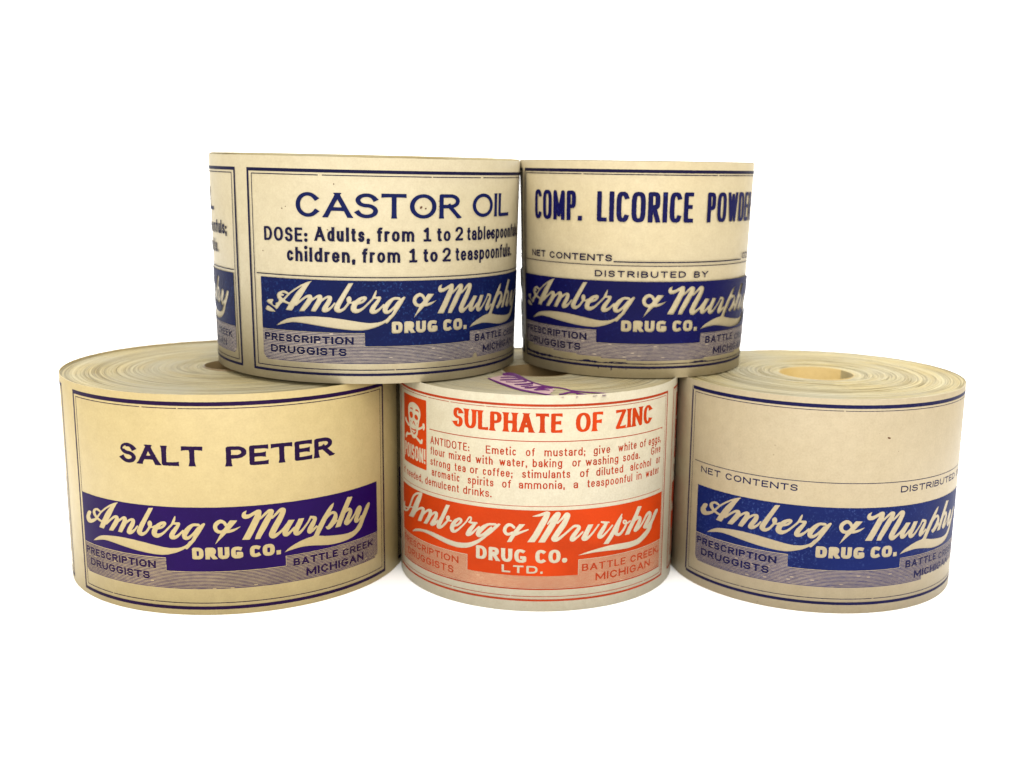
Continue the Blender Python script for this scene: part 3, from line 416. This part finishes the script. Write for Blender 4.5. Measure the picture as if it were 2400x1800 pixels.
# ------------------------------------------------------------------ rolls of labels
def wound_mesh(name, rfull, rin, rout, H, sink, seed, pitch, amp, groove, loose, seg=240, tilt=0.0):
    """end face of the winding: every turn stands a little higher or lower than its neighbour"""
    g = np.random.default_rng(seed)
    r = rin; prof = []   # (r, z, ring id)
    z = 0.0; k = 0; rings = []
    while r < rout - .02:
        t = min(max(pitch * g.lognormal(0, .45), .10), rout - r)
        z = .72 * z + g.normal(0, amp * .6)
        dz = float(np.clip(z, -1.6 * amp, 1.2 * amp))
        deep = g.random() < .22
        dp = groove * (g.uniform(2.0, 4.0) if deep else g.uniform(.1, .45)); gw = min(g.uniform(.08, .18) if deep else .022, t * .5)
        prof += [(r, H - sink + min(dz, 0) - dp, k), (r + gw, H - sink + dz, k), (r + t - .012, H - sink + dz + g.normal(0, amp * .15), k)]
        rings.append((g.uniform(0, 6.28), g.uniform(0, 6.28), g.normal(0, amp * .45), g.normal(0, amp * .3))); r += t; k += 1
    prof += [(rout, H - .5, k - 1)]
    prof = [(rin, 0.0, 0)] + prof + [(rout, 0.0, k - 1)]
    pr = np.array([p[0] for p in prof]); pz = np.array([p[1] for p in prof]); pk = np.array([p[2] for p in prof])
    th = np.linspace(0, 2 * np.pi, seg, endpoint=False)
    RG = np.array(rings)[pk]
    wob = RG[:, 2:3] * np.sin(th[None] + RG[:, 0:1]) + RG[:, 3:4] * np.sin(2 * th[None] + RG[:, 1:2])
    q = np.clip((rout - pr) / (rout - rin), 0, 1)[:, None]
    rw = loose * q ** .8 * np.sin(2 * th[None] + 1.9 + 2.2 * q) + .4 * loose * q * np.sin(3 * th[None] + .4 + 5 * q)
    RR = (pr[:, None] + rw) * cone(rfull, pz)[:, None]; ZZ = pz[:, None] + np.where(pz[:, None] > 1, wob, 0)
    V = np.stack([RR * np.cos(th) * .001, RR * np.sin(th) * .001, ZZ * .001], -1).reshape(-1, 3)
    n = len(prof); i = np.arange(n - 1)[:, None] * seg; j = np.arange(seg)[None]; jn = (j + 1) % seg
    quads = np.stack([i + j, i + seg + j, i + seg + jn, i + jn], -1)[..., ::-1].reshape(-1, 4)
    bot = np.stack([(n - 1) * seg + j[0], j[0], jn[0], (n - 1) * seg + jn[0]], -1)[..., ::-1]
    quads = np.vstack([quads, bot])
    return mesh_np(name, V, np.full(len(quads), 4), quads.ravel())
def strip_mesh(name, r, H, thick, seed, seg=720):
    """outermost turn of label paper, its loose end lapped over itself at the back"""
    g = np.random.default_rng(seed)
    a = np.linspace(-math.pi + .02, math.pi + .22, seg + 1)      # angle from the front
    lap = np.clip((a - (math.pi - .30)) / .28, 0, 1); rr = r + lap * lap * (3 - 2 * lap) * .16
    nz = np.convolve(g.normal(0, 1, seg + 61), np.hanning(60) / 30, 'valid')[:seg + 1] * .05 + np.convolve(g.normal(0, 1, seg + 5), np.ones(5) / 5, 'valid')[:seg + 1] * .03
    prof = [(0, 0.02), (0, H - .02), (-.02, H), (-thick, H - .01), (-thick, .0)]
    V = []; 
    for dr, z in prof:
        zz = z + (nz if z > H / 2 else 0 * nz)
        c = cone(r, z)
        V.append(np.stack([(rr * c + dr) * np.sin(a), -(rr * c + dr) * np.cos(a), zz], -1) * .001)
    n = len(prof); V = np.concatenate(V); s1 = seg + 1
    q = []
    for k in range(n):
        k2 = (k + 1) % n; j = np.arange(seg)
        q.append(np.stack([k * s1 + j, k * s1 + j + 1, k2 * s1 + j + 1, k2 * s1 + j], -1))
    q = np.concatenate(q); loops = list(q.ravel()); sizes = [4] * len(q)
    for e, rev in ((0, False), (seg, True)):
        c = [k * s1 + e for k in range(n)]; loops += c[::-1] if rev else c; sizes.append(n)
    me = mesh_np(name, V, sizes, loops)
    sm = np.zeros(len(me.polygons), bool); sm[:seg] = True
    me.polygons.foreach_set("use_smooth", sm); return me

def core_mesh(name, rin, H, rfull, seg=120):
    # innermost turn of the strip, a thin sleeve lining the hole
    th = np.linspace(0, 2 * np.pi, seg, endpoint=False); V = []
    for dr, z in ((-.02, .05), (-.02, H), (-.16, H), (-.16, .05)):
        rr = (rin + dr) * cone(rfull, z); V.append(np.stack([rr * np.cos(th), rr * np.sin(th), np.full(seg, z)], -1) * .001)
    j = np.arange(seg); jn = (j + 1) % seg
    q = np.concatenate([np.stack([k * seg + j, k * seg + jn, ((k + 1) % 4) * seg + jn, ((k + 1) % 4) * seg + j], -1) for k in range(4)])
    return mesh_np(name, np.concatenate(V), np.full(len(q), 4), q.ravel())
ROLL = {  # x, y, radius, height, z, tilt x, tilt y
 'salt': (-.06628, -.15212, 36.96, 44.94, 0, 0, 0), 'zinc': (.00148, -.15409, 30.8, 44.94, 0, 0, 0), 'right': (.06382, -.15217, 31.55, 44.77, 0, 0, 0),
 'castor': (-.03802, -.14238, 34.16, 45.13, .04534, .0085, .0090), 'lic': (.02312, -.1384, 26.2, 45.48, .04492, .006, 0.0)}
INFO = {
 'salt': "buff label roll reading SALT PETER in purple, bottom left of the stack",
 'zinc': "white label roll printed in orange red with a poison skull, bottom centre",
 'right': "blue printed label roll with blank title panel and open core showing, bottom right",
 'castor': "cream label roll reading CASTOR OIL with dose lines, stacked upper left",
 'lic': "narrow label roll reading COMP. LICORICE POWDER, stacked upper right"}
WIND = {  # rin, seed, pitch, amp, groove, loose
 'salt': (7.2, 5, .24, .045, .20, .12), 'zinc': (8.0, 8, .24, .012, .05, .05), 'right': (8.3, 3, .34, .11, .26, .30), 'castor': (9.0, 4, .42, .09, .18, .1), 'lic': (8.0, 6, .42, .05, .10, .1)}
SINK = {'salt': .62, 'zinc': .42, 'right': .22, 'castor': -.34, 'lic': -.12}
roots = {}; strips = {}
for k, (x, y, r, H, z, tx, ty) in ROLL.items():
    o = bpy.data.objects.new("label_roll", None); col.objects.link(o); o.empty_display_size = .01
    o.location = (x, y, z); o.rotation_euler = (tx, ty, 0)
    o["label"] = INFO[k]; o["category"] = "label roll"; o["group"] = "stacked rolls of druggist labels"
    roots[k] = o
    rin, seed, pitch, amp, groove, loose = WIND[k]
    wd = link("wound_layers", wound_mesh("wound_layers", r, rin, r - .15, H, SINK[k], seed, pitch, amp, groove, loose), o, EDGE[k]); wd["kind"] = "stuff"
    link("core_turn", core_mesh("core_turn", rin, H - .35, r), o, CORE_SHADE if k in ("zinc", "salt") else CORE)
    strips[k] = link("label_strip", strip_mesh("label_strip", r, H, .14, seed), o, PAPER[k])
def put(k, name, sheet, off=.02, material=None, shifts=()):
    me = sheet if isinstance(sheet, bpy.types.Mesh) else sheet.mesh(name, ROLL[k][2], off)
    o = link(name, me, strips[k], material)
    for i, s in enumerate(shifts):
        c = o.copy(); col.objects.link(c); c.parent = strips[k]; c.rotation_euler = (0, 0, s / ROLL[k][2]); f = 1 + .0003 * (i + 1); c.scale = (f, f, 1)
    return o
SHIFT = {'salt': (82.0, -82.0), 'zinc': (77.8,), 'right': (-83.2,), 'castor': (-79.0,), 'lic': (-77.0,)}
def hatch_mesh(name, r, off, rows, seed, duty, gaps=.008):
    """thin ruled lines: rows = [(v, [(u0, u1), ...])]"""
    g = np.random.default_rng(seed); V = []; loops = []; sizes = []
    for v, spans, hw in rows:
        for a, b in spans:
            n = max(1, int((b - a) / .7)); us = np.linspace(a, b, n + 1)
            h = hw * (np.clip(1 + g.normal(0, .13, n + 1), .3, 1.7) if gaps else np.ones(n + 1)); base = len(V)
            dv = g.normal(0, .005 if gaps else 0, n + 1)
            for u, hh, d in zip(us, h, dv): V += [(u, v + d - hh), (u, v + d + hh)]
            for i in range(n):
                if g.random() < gaps: continue
                p = base + 2 * i; loops += [p, p + 2, p + 3, p + 1]; sizes.append(4)
    V = np.array(V); return wrap_mesh(name, r, off, (V[:, 0], V[:, 1], np.array(sizes), np.array(loops)))
def border(k, L, Rr, top, bot, tt, tb, ts, gi, thin, seed, amp=.018):
    s = Sheet(L - 1, Rr + 1, bot - 1, top + 1)
    s.rect(L, Rr, top - tt, top); s.rect(L, Rr, bot, bot + tb); s.rect(L, L + ts, bot, top); s.rect(Rr - ts, Rr, bot, top)
    a, b, c, d = L + ts + gi, Rr - ts - gi, bot + tb + gi * .85, top - tt - gi * .55
    for q in ((a, b, d - thin, d), (a, b, c, c + thin), (a, a + thin, c, d), (b - thin, b, c, d)): s.rect(*q)
    g = np.random.default_rng(seed)
    for _ in range(6): s.gap(g.uniform(a, b), g.choice([d - thin / 2, c + thin / 2]), g.uniform(.1, .45), .5)
    s.rough(amp, .35, seed); return s, (a, b, c, d)
GOTH = lambda hx, hy, **q: style(hx, hy, **q)

def blue_logo(k, du, dv, seed, cutlow=None, notch=None, old_curl=True):
    """the druggists' trade mark: dark panel with white script, ruled tint and address"""
    r = ROLL[k][2]; L, Rb = -28.5 + du, 41.4 + du
    s = Sheet(L - 1, Rb + 1, 4 + dv, 24 + dv)
    s.rect(L, Rb, 11.85 + dv, 22.40 + dv); s.rect(-5.85 + du, 17.8 + du, 9.15 + dv, 13 + dv); s.rect(17 + du, Rb, 11.2 + dv, 13 + dv)
    s.rect(17.8 + du, 18.4 + du, 11.2 + dv, 12 + dv)
    s.rough(.03, .6, seed)
    s.polys(POLY['blue'], du, dv, neg=True)
    if not old_curl:   # flourish printed with a split tail
        s.rect(-27.6 + du, -24.9 + du, 15.6 + dv, 20.1 + dv)
        for st in CURL: pass
        for poly in CURLP: s.polys([poly], du, dv, neg=True)
    D = GOTH(.185, .15, n=3.2, tr=.13)
    text(s, "DRUG", -.45 + du, 9.45 + du, 11.72 + dv, 2.45, D, True); text(s, "CO.", 10.75 + du, 16.85 + du, 11.72 + dv, 2.45, D, True)
    s.rough(.012, .25, seed + 1)
    put(k, "printed_logo_panel", s, .022, INK[k], SHIFT[k])
    # ruled tint
    rows = []; pitch = .298; v = 5.62; g = np.random.default_rng(seed + 5)
    while v < 11.75:
        ins = 0 if v > 7.0 else 1.5 - math.sqrt(max(0, 1.5 ** 2 - (7.0 - v) ** 2))
        spans = []
        a, b = L + ins, Rb - ins
        if v < 9.05: spans = [(a, b)]
        else:
            spans = [(a, -5.9 + du + g.normal(0, .05))]
            if v < 11.1: spans.append((17.9 + du, b))
        if cutlow is not None:
            out = []
            for p, q in spans:
                lim = cutlow(v + dv)
                if lim is not None: p = max(p, lim[0]); q = min(q, lim[1])
                if q > p + .5: out.append((p, q))
            spans = out
        if notch and v < 6.4: spans = [(p, q2) for (p, q) in spans for (p, q2) in ((p, notch - .35 - .5 * (6.4 - v)), ) ] + [(notch + .35 + .4 * (6.4 - v), q) for p, q in spans]
        rows.append((v + dv, spans, .078 if v < 6.2 else .070)); v += pitch
    put(k, "printed_pale_tint", hatch_mesh("printed_pale_tint", r, .009, [(v, sp_, pitch * .5) for v, sp_, h in rows], seed, .4, 0), material=PALE[k], shifts=SHIFT[k])
    put(k, "printed_ruled_tint", hatch_mesh("printed_ruled_tint", r, .014, rows, seed, .4), material=INK[k], shifts=SHIFT[k])
    s = Sheet(L - 1, Rb + 1, 4 + dv, 13 + dv); A = GOTH(.138, .094, tr=.18, sp=.5)
    text(s, "PRESCRIPTION", -28.0 + du, -8.1 + du, 9.42 + dv, 1.58, A); text(s, "DRUGGISTS", -26.5 + du, -9.6 + du, 7.1 + dv, 1.6, A)
    s.rough(.03, .22, seed + 2); put(k, "printed_trade_line", s, .022, DARK[k], SHIFT[k]); s = Sheet(18 + du, Rb + 1, 4 + dv, 13 + dv)
    text(s, "BATTLE", 19.35 + du, 29.4 + du, 8.82 + dv, 1.55, A); text(s, "CREEK", 30.6 + du, 39.7 + du, 8.5 + dv, 1.5, A); text(s, "MICHIGAN", 22.0 + du, 36.5 + du, 6.3 + dv, 1.6, A)
    s.rough(.03, .22, seed + 3); put(k, "printed_town_line", s, .022, DARK[k], SHIFT[k])


# split-tail flourish polygons (hundredths of a millimetre, salt frame)
CURL = []
CURLP = [[-2725, 1745, -2678, 1784, -2551, 1800, -2540, 1773, -2571, 1728, -2555, 1680, -2503, 1665, -2449, 1709, -2405, 1783, -2446, 1836, -2445, 1886, -2393, 1921, -2317, 1926, -2268, 1904, -2293, 1874, -2352, 1878, -2386, 1847, -2379, 1798, -2346, 1772, -2321, 1753, -2382, 1685, -2443, 1610, -2475, 1594, -2526, 1632, -2608, 1676, -2671, 1699], [-2758, 1586, -2728, 1631, -2700, 1659, -2636, 1638, -2566, 1601, -2488, 1547, -2559, 1533, -2658, 1540, -2731, 1559]]

# --- salt peter
s, _ = border('salt', -29.8, 44.5, 43.52, 1.15, .80, .68, .55, .74, .16, 11); s.gap(-9.6, 42.2, .5, .5); put('salt', "printed_border", s, .02, DARK['salt'], SHIFT['salt'])
s = Sheet(-17, 31, 29, 36.5); T = style(.126, .092, flare=.5, tr=.12, serif=0)
text(s, "SALT", -14.97, 2.52, 30.75, 4.0, T); text(s, "PETER", 6.91, 28.74, 30.65, 4.0, T); s.blot(-13.9, 33.8, .5, .25, .6, neg=True); s.rough(.04, .25, 12); put('salt', "printed_title", s, .02, DARK['salt'], SHIFT['salt'])
blue_logo('salt', 0, 0, 20)
# --- blank title roll
s, _ = border('right', -37.5, 37.6, 43.6, 1.85, .74, .6, .5, .74, .13, 31); s.gap(-37.2, 43.3, .25, 1.2); s.gap(-37.3, 1.9, .3, 1.0); put('right', "printed_border", s, .02, DARK['right'], SHIFT['right'])
s = Sheet(-37, 38, 24, 29); C = style(.10, .088, tr=.26, flare=.25, sp=.5)
s.rect(-35.3, 35.4, 27.53, 27.68); text(s, "NET", -33.05, -27.26, 25.42, 1.38, C); text(s, "CONTENTS", -25.86, -10.1, 25.42, 1.38, C); text(s, "DISTRIBUTED", 11.25, 31.0, 25.3, 1.36, C); text(s, "BY", 32.8, 35.6, 25.3, 1.36, C)
s.rough(.015, .2, 33); put('right', "printed_net_contents_line", s, .02, DARK['right'], SHIFT['right'])
blue_logo('right', -5.35, .1, 40, cutlow=lambda v: (-99, 19.0 + 30 * max(0, v - 6.4)) if v < 7.2 else None)
s = Sheet(5, 12, 33, 40); s.blot(7.52, 36.87, .42, .17, -.3); s.blot(9.9, 34.0, .1, .07); s.rough(.05, .2, 34); put('right', "brown_speck", s, .02, SPECK)
# --- castor oil
s, _ = border('castor', -21.55, 53.6, 42.72, 1.62, .64, .52, .54, .74, .17, 51, .012); s.gap(18.0, 41.5, .25, .5); s.gap(30.6, 41.5, .7, .5); put('castor', "printed_border", s, .02, DARK['castor'], SHIFT['castor'])
s = Sheet(-11, 43, 32.5, 39.2); T = style(.098, .072, flare=.30, tr=.14)
text(s, "CASTOR", -9.5, 24.62, 33.42, 4.82, T); text(s, "OIL", 27.94, 41.4, 33.55, 4.82, T); s.rough(.013, .3, 52); put('castor', "printed_title", s, .02, NAVY, SHIFT['castor'])
s = Sheet(-20, 53, 20.5, 32.5); T = style(.101, .080, xh=.74, tr=.165, n=2.1, flare=.12)
T2 = style(.088, .076, xh=.74, tr=.14, n=2.1, flare=.1)
for wd, a, b, v in (("DOSE:", -17.17, -7.2, 28.45), ("Adults,", -5.68, 5.3, 28.75), ("from", 6.74, 14.21, 28.85), ("1", 16.2, 17.87, 28.85), ("to", 19.15, 22.29, 28.85), ("2", 23.47, 25.44, 28.9), ("tablespoonfuls;", 26.55, 49.2, 28.85),
                    ("children,", -11.74, 2.4, 24.6), ("from", 3.8, 11.33, 24.68), ("1", 13.21, 14.88, 24.7), ("to", 16.15, 19.33, 24.72), ("2", 20.44, 22.42, 24.72), ("teaspoonfuls.", 23.6, 43.9, 24.75)):
    text(s, wd, a, b, v, 2.8, T2 if len(wd) > 9 else T)
s.blot(34.2, 30.0, .55, .5); s.rough(.035, .28, 53); put('castor', "printed_dose_text", s, .02, DARK['castor'], SHIFT['castor'])
s = Sheet(-21, 53, 20.5, 23); s.rect(-19.6, 51.8, 21.60, 21.79); s.rough(.015, .3, 54); put('castor', "printed_rule", s, .02, DARK['castor'], SHIFT['castor'])
blue_logo('castor', 10.05, -1.36, 60, notch=29.6, old_curl=False)
s = Sheet(-20, 30, 26, 44); rg = np.random.default_rng(7)
for u, v, a in ((-1.6, 39.9, .16), (-12.6, 34.9, .16), (-11.8, 35.3, .1), (15.6, 35.6, .32), (16.6, 35.4, .2), (-3.0, 31.0, .16), (19.5, 36.9, .12), (19.6, 35.8, .14), (19.4, 35.2, .1), (-17.6, 26.3, .15)): s.blot(u, v, a, a * .7, rg.uniform(0, 3))
s.rough(.05, .2, 55); put('castor', "brown_speck", s, .02, SPECK)
# --- compound licorice powder
s, q = border('lic', -33.1, 42.0, 43.82, 2.08, .66, .5, .5, .52, .17, 71, .02)
nz = vnoise((1, len(s.us)), 2.2 / ST, 5)[0]; n2 = vnoise((1, len(s.us)), .5 / ST, 6)[0]
for u0, u1, h in ((-33, -21, .34), (-20.5, -17.5, .2), (-13.5, -8.8, .32), (11.5, 17, .2), (-8, -2.5, .14)):
    w = s.win(u0, u1, 2.9, 3.9); U = s.us[w[1]][None]; V = s.vs[w[0]][:, None]; c = 3.24 + .16 * nz[w[1]][None]
    s.add(w, np.minimum(h * (.75 + .5 * n2[w[1]][None]) * np.clip(np.minimum(U - u0, u1 - U) * .8, 0, 1) - np.abs(V - c), .4))
for u, v, a in ((-6.4, 2.0, .10), (-9.3, 2.0, .12), (-3.1, 1.9, .08), (-6.3, 1.75, .07), (-6.45, 1.6, .06), (2, 2.05, .07)): s.blot(u, v, a, a * 2.2)
s.rough(.03, .3, 72); put('lic', "printed_border", s, .02, DARK['lic'], SHIFT['lic'])
s = Sheet(-30, 38, 32, 41); T = style(.080, .066, n=3.6, tr=.082)
text(s, "COMP.", -27.4, -13.5, 33.1, 6.2, T); text(s, "LICORICE", -10.16, 10.25, 33.1, 6.2, T); text(s, "POWDER", 13.7, 32.2, 33.1, 6.2, T); s.rough(.03, .35, 73); put('lic', "printed_title", s, .02, INK['lic'], SHIFT['lic'])
s = Sheet(-33, 41, 20.5, 27.5); C = style(.102, .09, tr=.25, flare=.25)
text(s, "NET", -28.7, -23.4, 24.9, 1.42, C); text(s, "CONTENTS", -22.05, -6.72, 24.85, 1.42, C); s.rect(-6.4, 26.8, 24.70, 24.94); text(s, "OZS.", 27.4, 33.2, 24.85, 1.35, C); s.rect(-32.2, 40.8, 23.96, 24.12)
D = style(.10, .088, tr=.39); text(s, "DISTRIBUTED", -10.38, 9.25, 21.6, 1.34, D); text(s, "BY", 11.25, 14.85, 21.52, 1.34, D); s.rough(.015, .22, 74); put('lic', "printed_net_contents_line", s, .02, DARK['lic'], SHIFT['lic'])
blue_logo('lic', -4.0, -1.66, 80, old_curl=False, cutlow=lambda v: (-32.5 + 24 * max(0, 5.25 - v) ** .8 * 1.0, 13 + 40 * max(0, v - 3.9)) if v < 5.25 else None)
# --- sulphate of zinc
LR = DARK['zinc']
ZTEXT = [
 ([("ANTIDOTE:", -24.8, -14.35), ("Emetic", -10.7, -4.4), ("of", -2.46, -.7), ("mustard;", 1.21, 9.5), ("give", 11.3, 15.05), ("white", 17.0, 21.9), ("of", 22.9, 24.8), ("eggs,", 25.72, 30.5)], 32.65),
 ([("flour", -24.8, -20.5), ("mixed", -19.4, -14.05), ("with", -12.9, -9.2), ("water,", -7.8, -2.2), ("baking", -1.1, 4.8), ("or", 6.84, 8.65), ("washing", 9.64, 17.1), ("soda.", 18.3, 23.0), ("Give", 26.7, 30.5)], 30.42),
 ([("strong", -24.8, -19.05), ("tea", -17.9, -15.2), ("or", -14.2, -12.35), ("coffee;", -11.3, -5.1), ("stimulants", -3.14, 6.47), ("of", 8.5, 10.35), ("diluted", 12.0, 18.4), ("alcohol", 20.3, 26.8), ("or", 28.8, 30.5)], 28.15),
 ([("aromatic", -24.4, -16.65), ("spirits", -14.7, -9.0), ("of", -7.2, -5.4), ("ammonia,", -3.8, 5.4), ("a", 7.2, 8.15), ("teaspoonful", 10.1, 20.95), ("in", 22.2, 23.75), ("water", 25.1, 30.1)], 25.92),
 ([("if", -37.5, -36.2), ("needed,", -35.2, -27.7), ("demulcent", -26.7, -16.8), ("drinks.", -15.8, -9.4)], 23.65)]
s, _ = border('zinc', -40.5, 33.4, 43.15, 2.22, .48, .42, .38, .62, .12, 91, .012); s.rect(-38.0, 31.9, 4.66, 4.93); s.rect(-38.0, 31.0, 22.22, 22.33); s.rect(-25.1, 31.05, 35.57, 35.74); s.rect(30.6, 31.05, 35.4, 35.74); put('zinc', "printed_border", s, .02, LR, SHIFT['zinc'])
s = Sheet(-20, 28, 36.2, 42.5); T = style(.118, .066, n=2.3, flare=.75, tr=.10, serif=.32)
text(s, "SULPHATE", -18.25, 4.7, 37.42, 3.92, T); text(s, "OF", 7.4, 13.2, 37.42, 3.92, T); text(s, "ZINC", 16.2, 26.5, 37.4, 3.92, T); s.rough(.02, .3, 92); put('zinc', "printed_title", s, .02, INK['zinc'], SHIFT['zinc'])
s = Sheet(-39, 32, 22.5, 35.2); T = style(.078, .068, xh=.74, tr=.17, n=2.3)
for ln, v in ZTEXT:
    for wd, a, b in ln: text(s, wd, a, b, v, 1.66, T)
s.rough(.028, .2, 93); put('zinc', "printed_antidote_text", s, .02, LR, SHIFT['zinc'])
s = Sheet(-38, -25, 25.5, 42.5); s.rect(-36.95, -26.15, 26.6, 41.45, rad=.25); s.polys(POLY['skull'], neg=True)
text(s, "POISON!", -36.5, -26.55, 27.85, 3.15, style(.088, .075, n=3.0, tr=.075), True); s.rough(.015, .25, 94); put('zinc', "printed_poison_emblem", s, .02, INK['zinc'], SHIFT['zinc'])
s = Sheet(-39.5, 33, 6.5, 22.5); s.rect(-38.2, 31.95, 10.9, 21.46); s.rect(-14.75, 8.56, 7.6, 12); s.polys(POLY['red'], neg=True)
T = style(.15, .105, n=2.4, tr=.14, flare=.1)
text(s, "DRUG", -12.75, -2.1, 10.38, 2.85, T, True); text(s, "CO.", -.3, 6.1, 10.38, 2.85, T, True); text(s, "LTD.", -7.16, 1.25, 8.16, 1.62, style(.15, .11, n=2.6, tr=.34), True)
s.rough(.014, .3, 95); put('zinc', "printed_logo_panel", s, .022, INK['zinc'], SHIFT['zinc'])
rows = []; v = 5.1
while v < 10.8:
    rows.append((v, [(-38.0, 31.8)] if v < 7.5 else [(-38.1, -14.85), (8.65, 31.8)], .036)); v += .215
put('zinc', "printed_pale_tint", hatch_mesh("printed_pale_tint", ROLL['zinc'][2], .009, [(v, sp_, .1075) for v, sp_, h in rows], 95, .4, 0), material=PALE['zinc'], shifts=SHIFT['zinc'])
put('zinc', "printed_ruled_tint", hatch_mesh("printed_ruled_tint", ROLL['zinc'][2], .014, rows, 96, .4, .004), material=LR, shifts=SHIFT['zinc'])
s = Sheet(-39, 33, 5, 11.5); A = style(.118, .09, tr=.21)
text(s, "PRESCRIPTION", -37.5, -16.9, 8.48, 1.52, A); text(s, "DRUGGISTS", -34.9, -18.2, 6.12, 1.58, A); s.rough(.02, .2, 97); put('zinc', "printed_trade_line", s, .022, LR, SHIFT['zinc'])
s = Sheet(8, 33, 5, 11.5); text(s, "BATTLE", 9.36, 19.8, 8.3, 1.56, A); text(s, "CREEK,", 21.15, 31.3, 8.22, 1.56, A); text(s, "MICHIGAN", 12.42, 27.7, 5.98, 1.62, A)
s.rough(.02, .2, 99); put('zinc', "printed_town_line", s, .022, LR, SHIFT['zinc'])
# rubber stamp on the end of the zinc roll
class Flat(Sheet): pass
s = Flat(-14, 20, -33, -3); s.polys(POLY['stamp']); s.rough(.03, .3, 98)
u, v, sizes, loops = iso_mesh(s.u0, s.v0, ST, s.F)
V = np.stack([u * .001, v * .001, np.full_like(u, (44.94 - .42 + .11) * .001)], -1)
st = link("purple_stamp", mesh_np("purple_stamp", V, sizes, loops), roots['zinc'], STAMP)

s = Flat(-14, 20, -33, -3); s.polys([[-1065,-1158,-722,-607,-379,-933,-129,-1525,275,-2046,317,-2324,195,-2757,-220,-2516,-603,-2015,-855,-1580]]); s.rough(.25, .8, 99)
u, v, sizes, loops = iso_mesh(s.u0, s.v0, ST, s.F)
link("stamp_stain", mesh_np("stamp_stain", np.stack([u * .001, v * .001, np.full_like(u, (44.94 - .42 + .085) * .001)], -1), sizes, loops), roots['zinc'], STAIN)
# ------------------------------------------------------------------ white seamless backdrop
bm, nt, b = mat("white_backdrop"); b.inputs["Base Color"].default_value = (.92, .92, .92, 1); b.inputs["Roughness"].default_value = .9; b.inputs["Specular IOR Level"].default_value = .0
prof = [(-1.2, 0), (.9, 0)] + [(.9 + .6 * math.sin(a), .6 - .6 * math.cos(a)) for a in np.linspace(.08, math.pi / 2, 20)] + [(1.5, 2.2)]
V = []; Fc = []
for i, (y, z) in enumerate(prof): V += [(-2.6, y, z), (2.6, y, z)]
for i in range(len(prof) - 1): Fc.append((2 * i, 2 * i + 1, 2 * i + 3, 2 * i + 2))
me = bpy.data.meshes.new("backdrop"); me.from_pydata(V, [], Fc); me.update()
for p in me.polygons: p.use_smooth = True
bd = link("backdrop", me, None, bm); bd["kind"] = "structure"; bd["label"] = "plain white seamless studio backdrop under and behind the rolls"
